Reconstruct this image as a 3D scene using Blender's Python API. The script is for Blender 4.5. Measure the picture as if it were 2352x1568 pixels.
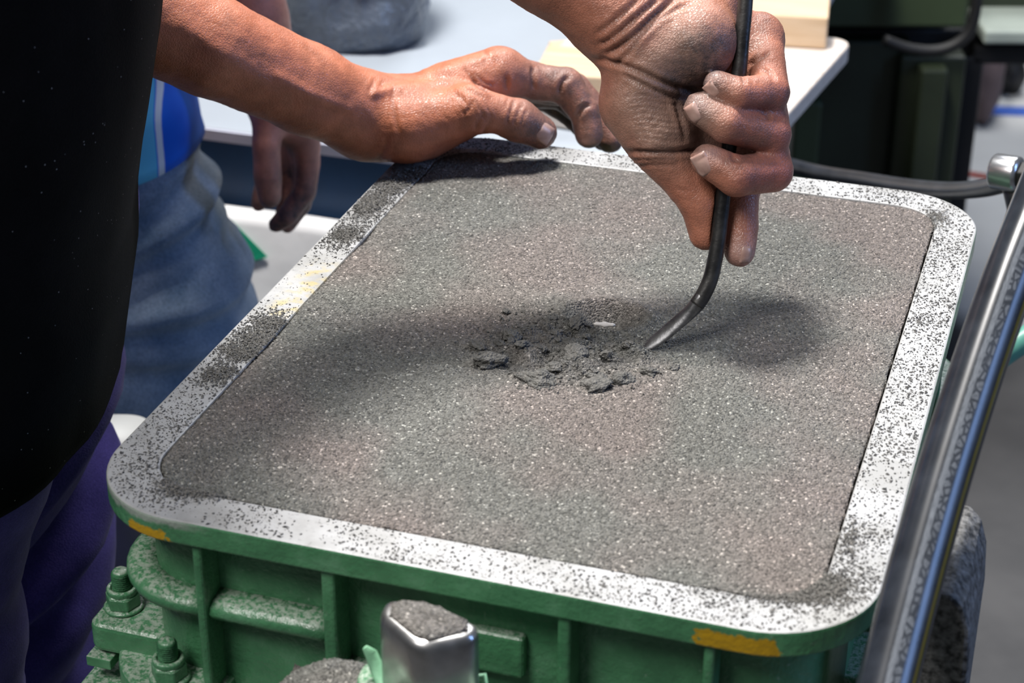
import bpy, bmesh, math, random
import numpy as np
from mathutils import Vector, Matrix
from mathutils.bvhtree import BVHTree

for o in list(bpy.data.objects):
    bpy.data.objects.remove(o, do_unlink=True)
scene = bpy.context.scene
COL = scene.collection
random.seed(7)
RNG = np.random.default_rng(7)

# ------------------------------------------------------------------ camera
ZT = 0.90                                    # height of the flask's top face
F_PX, CX, CY = 4432.07, 1176.0, 784.0        # focal length and centre in 2352 x 1568 pixels
CAM = np.array([-0.04068, -0.86349, ZT + 0.4535])
RW = np.array([[0.99999, 0.00431, 0.0], [0.00203, -0.47129, 0.88198], [0.0038, -0.88197, -0.47129]])
cam_data = bpy.data.cameras.new('camera')
cam = bpy.data.objects.new('camera', cam_data)
COL.objects.link(cam)
cam_data.sensor_width = 36.0
cam_data.lens = F_PX * 36.0 / 2352.0
cam_data.clip_start, cam_data.clip_end = 0.05, 60
xa, ya, za = RW[:, 0], -RW[:, 1], -RW[:, 2]
cam.matrix_world = Matrix(((xa[0], ya[0], za[0], CAM[0]), (xa[1], ya[1], za[1], CAM[1]),
                           (xa[2], ya[2], za[2], CAM[2]), (0, 0, 0, 1)))
cam_data.dof.use_dof = True
cam_data.dof.focus_distance = 0.98
cam_data.dof.aperture_fstop = 13.0
scene.camera = cam

# ------------------------------------------------------------------ light
world = bpy.data.worlds.new('hall_light')
scene.world = world
world.use_nodes = True
world.node_tree.nodes['Background'].inputs[0].default_value = (0.80, 0.88, 1.0, 1)
world.node_tree.nodes['Background'].inputs[1].default_value = 0.11

def area_light(name, loc, target, size, power, color, size_y=None):
    d = bpy.data.lights.new(name, 'AREA')
    d.shape = 'RECTANGLE'
    d.size = size
    d.size_y = size_y or size
    d.energy = power
    d.color = color
    o = bpy.data.objects.new(name, d)
    COL.objects.link(o)
    o.location = loc
    o.rotation_euler = (Vector(target) - Vector(loc)).to_track_quat('-Z', 'Y').to_euler()
    return o

area_light('ceiling_lamp_key', (-0.30, 0.60, 3.0), (0.02, 0.05, 0.9), 0.34, 122, (1.0, 0.97, 0.93))
area_light('ceiling_lamp_front', (-1.15, -1.25, 3.0), (0.0, -0.1, 0.85), 0.9, 62, (1.0, 0.97, 0.94))
area_light('rear_fill_light', (0.9, 2.9, 3.4), (0.7, 2.3, 0.3), 1.2, 75, (0.95, 0.97, 1.0))  # added unseen fill, brightens the far floor and the machine
area_light('daylight_window', (2.6, -0.5, 2.0), (0.1, 0.0, 0.85), 0.30, 32, (0.30, 0.50, 1.0), 1.6)

scene.cycles.max_bounces = 6
scene.cycles.diffuse_bounces = 3
scene.cycles.glossy_bounces = 3
vs = scene.view_settings
scene.display_settings.display_device = 'sRGB'
vs.view_transform = 'Standard'
vs.look = 'None'
vs.exposure = -0.15
vs.gamma = 1.0
vs.use_curve_mapping = False

# ------------------------------------------------------------------ geometry helpers
def ray(px, py):
    return RW @ np.array([(px - CX) / F_PX, (py - CY) / F_PX, 1.0])
def at_d(px, py, d):
    return CAM + ray(px, py) * d
def at_z(px, py, z):
    r = ray(px, py)
    return CAM + r * ((z - CAM[2]) / r[2])
def at_y(px, py, y):
    r = ray(px, py)
    return CAM + r * ((y - CAM[1]) / r[1])
def depth_of(P):
    return float((RW.T @ (np.asarray(P) - CAM))[2])
def project(V):
    q = (np.asarray(V) - CAM) @ RW
    return q[:, 0] / q[:, 2] * F_PX + CX, q[:, 1] / q[:, 2] * F_PX + CY, q[:, 2]

FL = np.array([-0.23299, -0.16157, ZT])
EX = np.array([0.9522, -0.30548, 0.0])
EY = np.array([0.30548, 0.9522, 0.0])
ANG = math.radians(-17.787)
FW, FD = 345.0, 450.0
def uvw(u, v, w):                    # flask millimetres -> world metres
    return FL + EX * (u / 1000) + EY * (v / 1000) + np.array([0, 0, w / 1000])
def uv_at(px, py, w):                # a photo point at height w over the flask -> flask millimetres
    d = at_z(px, py, ZT + w / 1000) - FL
    return float(d @ EX) * 1000, float(d @ EY) * 1000
def on_v(px, py, v):
    r = ray(px, py)
    t = (v / 1000 - (CAM - FL) @ EY) / (r @ EY)
    P = CAM + r * t
    return float((P - FL) @ EX) * 1000, float(P[2] - ZT) * 1000

def _hash(ix, iy, iz):
    n = (ix * 374761393 + iy * 668265263 + iz * 974634777) & 0xffffffff
    n = ((n ^ (n >> 13)) * 1274126177) & 0xffffffff
    n = n ^ (n >> 16)
    return (n & 0xffffff) / float(0xffffff)
def vnoise(p):                       # smooth value noise in -1..1, p is (N,3)
    p = np.asarray(p, dtype=np.float64)
    i = np.floor(p).astype(np.int64)
    f = p - i
    f = f * f * (3 - 2 * f)
    out = 0
    for dx in (0, 1):
        for dy in (0, 1):
            for dz in (0, 1):
                w = (f[:, 0] if dx else 1 - f[:, 0]) * (f[:, 1] if dy else 1 - f[:, 1]) * (f[:, 2] if dz else 1 - f[:, 2])
                out = out + w * _hash(i[:, 0] + dx, i[:, 1] + dy, i[:, 2] + dz)
    return out * 2 - 1
def fbm(p, octaves=3):
    p = np.asarray(p, dtype=np.float64)
    a, s, o = 1.0, 0.0, 0
    for k in range(octaves):
        s = s + a * vnoise(p * (2 ** k) + 17.3 * k)
        a *= 0.5
    return s / 1.75

class MB:
    def __init__(self):
        self.v, self.f, self.m = [], [], []
    def add(self, vs_, fs_, mi=0):
        b = len(self.v)
        self.v += [tuple(map(float, p)) for p in vs_]
        self.f += [tuple(b + i for i in f) for f in fs_]
        self.m += [mi] * len(fs_)
    def box(self, x0, x1, y0, y1, z0, z1, mi=0):
        vs_ = [(x0, y0, z0), (x1, y0, z0), (x1, y1, z0), (x0, y1, z0), (x0, y0, z1), (x1, y0, z1), (x1, y1, z1), (x0, y1, z1)]
        self.add(vs_, [(0, 3, 2, 1), (4, 5, 6, 7), (0, 1, 5, 4), (1, 2, 6, 5), (2, 3, 7, 6), (3, 0, 4, 7)], mi)
    def prism(self, outline, z0, z1, mi_top=0, mi_side=0):
        n = len(outline)
        self.add([(x, y, z0) for x, y in outline] + [(x, y, z1) for x, y in outline], [], 0)
        b = len(self.v) - 2 * n
        self.f.append(tuple(b + i for i in reversed(range(n)))); self.m.append(mi_side)
        self.f.append(tuple(b + n + i for i in range(n))); self.m.append(mi_top)
        for i in range(n):
            j = (i + 1) % n
            self.f.append((b + i, b + j, b + n + j, b + n + i)); self.m.append(mi_side)
    def ring(self, outer, inner, z0, z1, mi_top=0, mi_side=0):
        n = len(outer)
        b = len(self.v)
        for loop, z in ((outer, z0), (outer, z1), (inner, z0), (inner, z1)):
            self.v += [(x, y, z) for x, y in loop]
        for i in range(n):
            j = (i + 1) % n
            self.f += [(b + i, b + j, b + n + j, b + n + i), (b + n + i, b + n + j, b + 3 * n + j, b + 3 * n + i),
                       (b + 3 * n + i, b + 3 * n + j, b + 2 * n + j, b + 2 * n + i), (b + 2 * n + i, b + 2 * n + j, b + j, b + i)]
            self.m += [mi_side, mi_top, mi_top, mi_side]
    def loft(self, rings, caps=True, closed=True, mi=0):
        n = len(rings[0])
        b = len(self.v)
        for r in rings:
            self.v += [tuple(map(float, p)) for p in r]
        for k in range(len(rings) - 1):
            for i in range(n if closed else n - 1):
                j = (i + 1) % n
                self.f.append((b + k * n + i, b + k * n + j, b + (k + 1) * n + j, b + (k + 1) * n + i)); self.m.append(mi)
        if caps:
            self.f.append(tuple(b + i for i in reversed(range(n)))); self.m.append(mi)
            e = b + (len(rings) - 1) * n
            self.f.append(tuple(e + i for i in range(n))); self.m.append(mi)
    def tube(self, path, radii, n=16, caps=True, mi=0, flat=None, side=None):
        path = [np.asarray(p, float) for p in path]
        if not hasattr(radii, '__len__'):
            radii = [radii] * len(path)
        rings = []
        ref = np.array([0, 0, 1.0]) if side is None else np.asarray(side, float)
        t0 = path[1] - path[0]
        if side is None and abs(t0[2]) / np.linalg.norm(t0) > 0.9:
            ref = np.array([0, 1.0, 0])
        for k, p in enumerate(path):
            t = path[min(k + 1, len(path) - 1)] - path[max(k - 1, 0)]
            t = t / np.linalg.norm(t)
            a = ref - t * (ref @ t)
            a = a / np.linalg.norm(a)
            b_ = np.cross(t, a)
            if side is None:
                ref = a
            fl = 1.0 if flat is None else flat[k]
            rings.append([p + radii[k] * (math.cos(q) * a + fl * math.sin(q) * b_) for q in [2 * math.pi * i / n for i in range(n)]])
        self.loft(rings, caps, True, mi)
    def lathe(self, prof, n=24, origin=(0, 0, 0), mi=0):
        rings = [[(origin[0] + r * math.cos(2 * math.pi * i / n), origin[1] + r * math.sin(2 * math.pi * i / n), origin[2] + z)
                  for i in range(n)] for r, z in prof]
        self.loft(rings, True, True, mi)
    def build(self, name, mats, parent=None, smooth=False, bevel=0.0, segs=2, sub=0, auto=None):
        me = bpy.data.meshes.new(name)
        me.from_pydata(self.v, [], self.f)
        mats = mats if isinstance(mats, (list, tuple)) else [mats]
        for m in mats:
            me.materials.append(m)
        me.polygons.foreach_set('material_index', self.m)
        bm = bmesh.new(); bm.from_mesh(me)
        bmesh.ops.recalc_face_normals(bm, faces=bm.faces)
        bm.to_mesh(me); bm.free()
        if smooth:
            me.polygons.foreach_set('use_smooth', [True] * len(me.polygons))
        o = bpy.data.objects.new(name, me)
        COL.objects.link(o)
        if parent is not None:
            o.parent = parent
        if bevel:
            md = o.modifiers.new('bevel', 'BEVEL')
            md.width = bevel; md.segments = segs; md.limit_method = 'ANGLE'; md.angle_limit = math.radians(35)
            md.harden_normals = False
        if sub:
            md = o.modifiers.new('sub', 'SUBSURF'); md.levels = sub; md.render_levels = sub
        return o

def catmull(pts, per=8):
    pts = [np.asarray(p, float) for p in pts]
    P = [2 * pts[0] - pts[1]] + pts + [2 * pts[-1] - pts[-2]]
    out = []
    for i in range(1, len(P) - 2):
        for k in range(per):
            t = k / per
            a, b, c, d = P[i - 1], P[i], P[i + 1], P[i + 2]
            out.append(0.5 * (2 * b + (c - a) * t + (2 * a - 5 * b + 4 * c - d) * t * t + (3 * b - a - 3 * c + d) * t ** 3))
    out.append(pts[-1])
    return out

def rrect(x0, x1, y0, y1, r, n=8):
    out = []
    for cx, cy, a0 in ((x1 - r, y0 + r, -90), (x1 - r, y1 - r, 0), (x0 + r, y1 - r, 90), (x0 + r, y0 + r, 180)):
        for k in range(n + 1):
            a = math.radians(a0 + 90 * k / n)
            out.append((cx + r * math.cos(a), cy + r * math.sin(a)))
    return out

def empty(name, loc=(0, 0, 0), rz=0.0):
    o = bpy.data.objects.new(name, None)
    COL.objects.link(o)
    o.location = tuple(map(float, loc)); o.rotation_euler = (0, 0, rz)
    o.empty_display_size = 0.05
    return o
def tag(o, label=None, cat=None, group=None, kind=None):
    if label: o['label'] = label
    if cat: o['category'] = cat
    if group: o['group'] = group
    if kind: o['kind'] = kind
    return o

# ------------------------------------------------------------------ materials
class NT:
    def __init__(self, name):
        self.m = bpy.data.materials.new(name)
        self.m.use_nodes = True
        self.t = self.m.node_tree
        self.b = self.t.nodes['Principled BSDF']
        self.co = None
    def n(self, kind, **props):
        nd = self.t.nodes.new(kind)
        for k, v in props.items():
            setattr(nd, k, v)
        return nd
    def link(self, a, b):
        self.t.links.new(a, b)
    def coord(self, scale=None):
        if self.co is None:
            self.co = self.n('ShaderNodeTexCoord').outputs['Object']
        if scale is None:
            return self.co
        mp = self.n('ShaderNodeMapping')
        mp.inputs['Scale'].default_value = scale
        self.link(self.co, mp.inputs['Vector'])
        return mp.outputs[0]
    def noise(self, scale, detail=3, rough=0.55, vec=None, dist=0.0):
        nd = self.n('ShaderNodeTexNoise')
        nd.inputs['Scale'].default_value = scale
        nd.inputs['Detail'].default_value = detail
        nd.inputs['Roughness'].default_value = rough
        nd.inputs['Distortion'].default_value = dist
        self.link(vec if vec is not None else self.coord(), nd.inputs['Vector'])
        return nd.outputs['Fac']
    def voronoi(self, scale, feature='F1', out='Distance', vec=None):
        nd = self.n('ShaderNodeTexVoronoi', feature=feature)
        nd.inputs['Scale'].default_value = scale
        self.link(vec if vec is not None else self.coord(), nd.inputs['Vector'])
        return nd.outputs[out]
    def ramp(self, fac, stops, interp='LINEAR'):
        nd = self.n('ShaderNodeValToRGB')
        cr = nd.color_ramp
        cr.interpolation = interp
        while len(cr.elements) < len(stops):
            cr.elements.new(0.5)
        for e, (p, c) in zip(cr.elements, stops):
            e.position = p
            e.color = (c[0], c[1], c[2], 1) if hasattr(c, '__len__') else (c, c, c, 1)
        self.link(fac, nd.inputs[0])
        return nd.outputs[0]
    def mix(self, fac, a, b, mode='MIX'):
        nd = self.n('ShaderNodeMix', data_type='RGBA', blend_type=mode)
        for s, val in ((0, fac), (6, a), (7, b)):
            if isinstance(val, (int, float)):
                nd.inputs[s].default_value = val if s == 0 else (val, val, val, 1)
            elif isinstance(val, (tuple, list)):
                nd.inputs[s].default_value = (*val[:3], 1)
            else:
                self.link(val, nd.inputs[s])
        return nd.outputs[2]
    def math(self, op, a, b=None):
        nd = self.n('ShaderNodeMath', operation=op)
        for s, val in ((0, a), (1, b)):
            if val is None: continue
            if isinstance(val, (int, float)): nd.inputs[s].default_value = val
            else: self.link(val, nd.inputs[s])
        return nd.outputs[0]
    def sep(self, vec=None):
        nd = self.n('ShaderNodeSeparateXYZ')
        self.link(vec if vec is not None else self.coord(), nd.inputs[0])
        return nd.outputs
    def band(self, x, lo, hi, soft):
        a = self.n('ShaderNodeMapRange', interpolation_type='SMOOTHSTEP')
        a.inputs[1].default_value = lo - soft; a.inputs[2].default_value = lo + soft
        self.link(x, a.inputs[0])
        b = self.n('ShaderNodeMapRange', interpolation_type='SMOOTHSTEP')
        b.inputs[1].default_value = hi - soft; b.inputs[2].default_value = hi + soft
        b.inputs[3].default_value = 1.0; b.inputs[4].default_value = 0.0
        self.link(x, b.inputs[0])
        return self.math('MULTIPLY', a.outputs[0], b.outputs[0])
    def attr(self, name, out='Color'):
        nd = self.n('ShaderNodeAttribute', attribute_name=name)
        return nd.outputs[out]
    def base(self, c):
        if isinstance(c, (tuple, list)): self.b.inputs['Base Color'].default_value = (*c[:3], 1)
        else: self.link(c, self.b.inputs['Base Color'])
    def set(self, **kw):
        for k, v in kw.items():
            s = self.b.inputs[k.replace('_', ' ')]
            if isinstance(v, (int, float)): s.default_value = v
            elif isinstance(v, (tuple, list)): s.default_value = v
            else: self.link(v, s)
    def bump(self, h, strength=0.5, distance=0.001, normal=None):
        nd = self.n('ShaderNodeBump')
        nd.inputs['Strength'].default_value = strength
        nd.inputs['Distance'].default_value = distance
        self.link(h, nd.inputs['Height'])
        if normal is not None: self.link(normal, nd.inputs['Normal'])
        self.link(nd.outputs[0], self.b.inputs['Normal'])
        return nd.outputs[0]

M = {}
def simple(name, col, rough=0.6, metal=0.0, var=0.25, scale=30, bump=0.0, bscale=200, spec=0.5):
    t = NT(name)
    nz = t.noise(scale, 4)
    lo = tuple(c * (1 - var) for c in col); hi = tuple(min(1, c * (1 + var)) for c in col)
    t.base(t.ramp(nz, [(0.3, lo), (0.7, hi)]))
    t.set(Roughness=rough, Metallic=metal)
    t.b.inputs['Specular IOR Level'].default_value = spec
    if bump:
        t.bump(t.noise(bscale, 3), bump, 0.001)
    M[name] = t.m
    return t.m

# moulding sand: grey-brown grains, a few painted much paler to stand for glints
def sand_material(name, dark=(0.075, 0.07, 0.066), light=(0.20, 0.18, 0.165)):
    t = NT(name)
    big = t.noise(11, 2, 0.5)
    base = t.mix(t.ramp(big, [(0.42, 0), (0.6, 1)]), (0.138, 0.138, 0.126), (0.168, 0.146, 0.134))
    cell = t.voronoi(1050, 'F1', 'Color')
    g = t.n('ShaderNodeSeparateColor'); t.link(cell, g.inputs[0])
    grain = t.ramp(g.outputs[0], [(0.0, 0.42), (0.35, 0.85), (0.75, 1.15), (0.96, 1.45), (0.994, 3.2)])
    damp = t.attr('damp', 'Fac')
    base = t.mix(t.math('MULTIPLY', damp, 0.85), base, (0.062, 0.062, 0.060))
    col = t.mix(1.0, base, grain, 'MULTIPLY')
    t.base(col)
    t.set(Roughness=0.75)
    t.b.inputs['Specular IOR Level'].default_value = 0.35
    d = t.voronoi(1050)
    d2 = t.noise(1600, 2)
    h = t.math('ADD', t.math('MULTIPLY', d, -1.0), t.math('MULTIPLY', d2, 0.6))
    t.bump(h, 1.0, 0.0011)
    M[name] = t.m
    return t.m
sand_material('sand')
t = NT('sand_dark')
t.base(t.ramp(t.noise(500, 2), [(0.3, (0.065, 0.064, 0.060)), (0.7, (0.150, 0.144, 0.134))]))
t.set(Roughness=0.9)
t.bump(t.voronoi(900), 1.0, 0.001)
M['sand_dark'] = t.m
t = NT('grain')
t.base(t.ramp(t.noise(300, 1), [(0.35, (0.03, 0.03, 0.03)), (0.65, (0.11, 0.105, 0.10))]))
t.set(Roughness=0.7)
M['grain'] = t.m

# machined rim of the flask: pale scraped metal
t = NT('rim_metal')
str1 = t.noise(60, 4, 0.7)
str2 = t.noise(900, 2)
dust = t.noise(25, 5, 0.65)
c = t.mix(t.ramp(dust, [(0.42, 0), (0.62, 1)]), (0.37, 0.373, 0.378), (0.27, 0.27, 0.265))
sp = t.voronoi(520, 'F1', 'Distance')
sx = t.sep()
stain = t.math('MULTIPLY', t.band(sx[1], 0.185, 0.25, 0.012), t.band(sx[0], 0.008, 0.024, 0.004))
stain = t.math('MULTIPLY', stain, t.ramp(t.noise(140, 3), [(0.45, 0), (0.62, 1)]))
c = t.mix(t.math('MULTIPLY', stain, 0.6), c, (0.44, 0.34, 0.10))
speck = t.ramp(t.noise(420, 2, 0.6), [(0.60, 0), (0.68, 1)])
dens = t.ramp(t.noise(38, 3, 0.6), [(0.40, 0), (0.60, 1)])
c = t.mix(t.math('MULTIPLY', speck, t.math('MULTIPLY', dens, 0.75)), c, (0.10, 0.10, 0.098))
t.base(c)
t.set(Roughness=0.55, Metallic=0.15)
t.bump(str2, 0.25, 0.0005)
M['rim_metal'] = t.m

# green enamel over rough casting
def green_paint(name, yellow=False):
    t = NT(name)
    nz = t.noise(45, 4, 0.6)
    c = t.ramp(nz, [(0.3, (0.040, 0.140, 0.065)), (0.55, (0.062, 0.205, 0.095)), (0.75, (0.105, 0.265, 0.145))])
    wear = t.ramp(t.noise(170, 4, 0.7), [(0.64, 0), (0.74, 1)])
    c = t.mix(t.math('MULTIPLY', wear, 0.45), c, (0.32, 0.42, 0.33))
    # sand dust lying on upward faces
    geo = t.n('ShaderNodeNewGeometry')
    nz_ = t.sep(geo.outputs['Normal'])[2]
    upm = t.ramp(nz_, [(0.45, 0), (0.85, 1)])
    dust = t.math('MULTIPLY', upm, t.ramp(t.noise(420, 4, 0.7), [(0.42, 0), (0.56, 1)]))
    c = t.mix(t.math('MULTIPLY', dust, 0.75), c, (0.38, 0.43, 0.37))
    if yellow:
        s = t.sep()
        wob = t.math('MULTIPLY', t.math('SUBTRACT', t.noise(190, 4, 0.7), 0.5), 0.018)
        xw = t.math('ADD', s[0], wob)
        zw = t.math('ADD', s[2], t.math('MULTIPLY', wob, 0.45))
        for (a, b, lo, hi) in yellow:
            m = t.math('MULTIPLY', t.band(xw, a, b, 0.0006), t.band(zw, lo, hi, 0.0006))
            m = t.math('MULTIPLY', m, t.math('LESS_THAN', s[1], 0.06))
            c = t.mix(m, c, (0.42, 0.25, 0.008))
        c = t.mix(t.math('MULTIPLY', t.band(zw, -0.0035, 0.02, 0.0015), t.math('MULTIPLY', t.band(xw, -0.01, 0.06, 0.01), 0.75)), c, (0.32, 0.34, 0.32))
    t.base(c)
    t.set(Roughness=0.32)
    t.b.inputs['Specular IOR Level'].default_value = 0.6
    h = t.math('ADD', t.noise(330, 3, 0.6), t.math('MULTIPLY', t.noise(70, 2), 0.8))
    t.bump(h, 0.55, 0.0012)
    M[name] = t.m
    return t.m
green_paint('green_paint')
YU2 = (on_v(1597, 1452, 0)[0] / 1000, on_v(1785, 1485, 0)[0] / 1000)
green_paint('flange_paint', [(YU2[0], YU2[1], -0.0125, -0.0035), (0.027, 0.048, -0.0125, -0.0068)])
simple('pale_green', (0.20, 0.42, 0.26), 0.4, var=0.2, scale=60, bump=0.3)

def skin_material(name):
    t = NT(name)
    tint = t.attr('tint')
    nz = t.noise(90, 4, 0.6)
    c = t.mix(1.0, tint, t.ramp(nz, [(0.3, 0.80), (0.7, 1.2)]), 'MULTIPLY')
    red = t.noise(38, 2)
    c = t.mix(t.math('MULTIPLY', t.ramp(red, [(0.5, 0), (0.75, 1)]), 0.25), c, (0.40, 0.12, 0.075))
    pores = t.ramp(t.noise(700, 2), [(0.28, 0.72), (0.45, 1.0)])
    c = t.mix(0.6, c, t.mix(1.0, c, pores, 'MULTIPLY'))
    grime_shade = t.attr('grime_shade', 'Fac')
    gm = t.math('MULTIPLY', grime_shade, t.ramp(t.noise(150, 5, 0.7), [(0.30, 0.35), (0.62, 1.0)]))
    c = t.mix(gm, c, (0.060, 0.045, 0.045))
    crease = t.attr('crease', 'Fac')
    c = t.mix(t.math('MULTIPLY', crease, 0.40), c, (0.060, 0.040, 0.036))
    t.base(c)
    t.set(Roughness=t.ramp(t.noise(120, 3), [(0.3, 0.36), (0.7, 0.55)]))
    t.b.inputs['Subsurface Weight'].default_value = 0.06
    t.b.inputs['Subsurface Radius'].default_value = (0.004, 0.0015, 0.0008)
    t.b.inputs['Subsurface Scale'].default_value = 1.0
    t.b.inputs['Specular IOR Level'].default_value = 0.55
    vo = t.voronoi(640, 'DISTANCE_TO_EDGE')
    h = t.math('ADD', t.math('MULTIPLY', t.ramp(vo, [(0.0, 0), (0.18, 1)]), 0.55), t.math('MULTIPLY', t.noise(260, 4, 0.65), 1.2))
    t.bump(h, 0.40, 0.0006)
    M[name] = t.m
    return t.m
skin_material('skin')
t = NT('nail')
t.base(t.ramp(t.noise(140, 3), [(0.3, (0.30, 0.17, 0.14)), (0.7, (0.50, 0.33, 0.28))]))
t.set(Roughness=0.3)
t.bump(t.noise(60, 2, 0.5, t.coord((1, 8, 1))), 0.15, 0.0005)
M['nail'] = t.m

def cloth(name, dark, light, scale=900, rough=0.9, lint=False):
    t = NT(name)
    c = t.ramp(t.noise(22, 4, 0.6), [(0.32, dark), (0.68, light)])
    w = t.noise(scale, 2)
    c = t.mix(1.0, c, t.ramp(w, [(0.25, 0.75), (0.75, 1.25)]), 'MULTIPLY')
    if lint:
        d = t.voronoi(330, 'F1', 'Distance')
        rn = t.n('ShaderNodeSeparateColor'); t.link(t.voronoi(330, 'F1', 'Color'), rn.inputs[0])
        sp = t.math('MULTIPLY', t.math('LESS_THAN', d, 0.10), t.math('GREATER_THAN', rn.outputs[0], 0.90))
        c = t.mix(sp, c, (0.30, 0.28, 0.27))
    t.base(c)
    t.set(Roughness=rough)
    t.b.inputs['Specular IOR Level'].default_value = 0.15 if not lint else 0.04
    t.b.inputs['Sheen Weight'].default_value = 0.15 if not lint else 0.02
    t.bump(w, 0.35, 0.0008)
    M[name] = t.m
    return t
cloth('black_cotton', (0.0022, 0.0022, 0.0022), (0.0045, 0.0043, 0.0043), lint=True)
cloth('indigo_denim', (0.065, 0.050, 0.26), (0.14, 0.105, 0.48))
cloth('faded_denim', (0.09, 0.14, 0.21), (0.23, 0.28, 0.35), 500)

# ------------------------------------------------------------------ floor
t = NT('concrete')
s = t.sep()
edge = t.math('ADD', t.math('ADD', s[1], t.math('MULTIPLY', s[0], 0.25)), t.math('MULTIPLY', t.math('SUBTRACT', t.noise(1.6, 3), 0.5), 0.6))
aisle = t.ramp(t.math('MULTIPLY', edge, 0.2), [(0.375, 0), (0.39, 1)])
dk = t.ramp(t.noise(3.0, 5, 0.6), [(0.35, (0.040, 0.040, 0.042)), (0.65, (0.085, 0.083, 0.083))])
lt = t.ramp(t.noise(2.4, 4, 0.6), [(0.3, (0.52, 0.52, 0.51)), (0.7, (0.70, 0.70, 0.69))])
t.base(t.mix(aisle, dk, lt))
t.set(Roughness=0.6)
t.bump(t.noise(60, 4), 0.2, 0.003)
M['concrete'] = t.m
b = MB(); b.box(-6, 6, -4, 9, -0.1, 0.0)
tag(b.build('floor', M['concrete']), kind='structure')
simple('hall_wall', (0.35, 0.36, 0.36), 0.8, var=0.1, scale=1)
b = MB(); b.box(-6, 6, 8.8, 9.0, 0.0, 4.5)
tag(b.build('wall_back', M['hall_wall']), kind='structure')

# ------------------------------------------------------------------ the moulding flask
def mm(outline):
    return [(x / 1000, y / 1000) for x, y in outline]
flask = tag(empty('molding_flask', FL, ANG), 'green cast iron molding box with a pale scraped rim, filled with grey sand', 'molding box')
b = MB()
b.ring(mm(rrect(0, FW, 0, FD, 48, 14)), mm(rrect(23, FW - 23, 23, FD - 23, 27, 14)), -0.012, 0.0, 0, 1)
rim = b.build('rim_flange', [M['rim_metal'], M['flange_paint']], flask, bevel=0.0011, segs=2)
rim['label'] = 'flat pale metal rim with green edge and yellow paint marks'
b = MB()
b.ring(mm(rrect(18, FW - 18, 18, FD - 18, 31, 14)), mm(rrect(23.5, FW - 23.5, 23.5, FD - 23.5, 27, 14)), -0.104, -0.0122)
b.build('wall', M['green_paint'], flask, bevel=0.002)

def rib_mesh(name, u0, u1, v0, v1, w0, w1, bev=0.0018):
    b = MB(); b.box(u0 / 1000, u1 / 1000, v0 / 1000, v1 / 1000, w0 / 1000, w1 / 1000)
    return b.build(name, M['green_paint'], flask, bevel=bev, segs=3)
for u0, u1 in ((57.0, 61.5), (116.8, 123.2), (220.8, 226.6), (281.5, 286.2)):
    rib_mesh('rib', u0, u1, 2.5, 19, -104, -12.1)
for v0 in (150, 290):
    rib_mesh('rib', FW - 19, FW - 2.5, v0, v0 + 6, -104, -12.1)
    rib_mesh('rib', 2.5, 19, v0, v0 + 6, -104, -12.1)
for u0 in (90, 170, 250):
    rib_mesh('rib', u0, u0 + 6, FD - 19, FD - 2.5, -104, -12.1)
# rounded corners where the ribs meet the flange (cast webs)
for u, s_ in ((116.9, -1), (220.9, -1), (61.4, 1), (281.6, -1)):
    b = MB(); o_ = [(u, -12.2), (u, -21)]
    o_ += [(u + s_ * (9 - 9 * math.cos(a)), -21 + 9 * math.sin(a)) for a in [math.pi / 2 * k / 6 for k in range(1, 7)]]
    n_ = len(o_)
    b.add([(x / 1000, 0.010, z / 1000) for x, z in o_] + [(x / 1000, 0.019, z / 1000) for x, z in o_],
          [tuple(range(n_)), tuple(range(2 * n_ - 1, n_ - 1, -1))] + [(i, (i + 1) % n_, n_ + (i + 1) % n_, n_ + i) for i in range(n_)])
    b.build('web_fillet', M['green_paint'], flask)

# ledges: half-round bars running round the wall
def ledge(path_uv, w, r, name='ledge', flat=0.62):
    b = MB()
    b.tube([(u / 1000, v / 1000, w / 1000) for u, v in path_uv], r / 1000, 14, True, 0, [flat] * len(path_uv), (1e-3, 0, 1) if False else None)
    return b.build(name, M['green_paint'], flask, smooth=True)
corner = [(17, 230), (15, 120), (13.5, 62)]
for k in range(0, 9):
    a = math.radians(180 + 90 * k / 8)
    corner.append((46 + 33.5 * math.cos(a), 47 + 33.5 * math.sin(a)))
corner.append((60, 13.5))
b = MB()
rings = []
for i, (u, v) in enumerate(corner):
    du = corner[min(i + 1, len(corner) - 1)][0] - corner[max(i - 1, 0)][0]
    dv = corner[min(i + 1, len(corner) - 1)][1] - corner[max(i - 1, 0)][1]
    l_ = math.hypot(du, dv); nx, ny = dv / l_, -du / l_       # outward when walking left side -> front
    if nx * (u - 170) + ny * (v - 220) < 0: nx, ny = -nx, -ny
    prof = [(-6, 3.2), (4.5, 2.6), (7.5, 0.6), (8, -2), (7, -4.5), (3, -6), (-6, -7)]
    rings.append([((u + nx * o_) / 1000, (v + ny * o_) / 1000, (-49 + z) / 1000) for o_, z in prof])
b.loft(rings, True, True)
b.build('ledge', M['green_paint'], flask, smooth=True, bevel=0.0)
for (u0, u1, w, out) in ((61.3, 117, -48.5, 5.0), (123, 160, -71, 6.5)):
    b = MB()
    prof = [(20, 4.5), (out + 4, 3.4), (out + 1, 1.2), (out, -1.5), (out + 1.2, -4.5), (out + 5, -6.5), (20, -7.5)]
    b.loft([[(u / 1000, v / 1000, (w + z) / 1000) for v, z in prof] for u in np.linspace(u0, u1, 8)], True, True)
    b.build('ledge', M['green_paint'], flask, smooth=True)
# raised plate on the front wall
pu0, pw0 = on_v(1112, 1443, 15)
pu1, pw1 = on_v(1206, 1556, 15)
b = MB(); b.box(pu0 / 1000 - 0.02, pu1 / 1000, 0.0125, 0.019, pw1 / 1000, pw0 / 1000)
b.build('wall_plate', M['green_paint'], flask, bevel=0.0022, segs=3)
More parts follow.
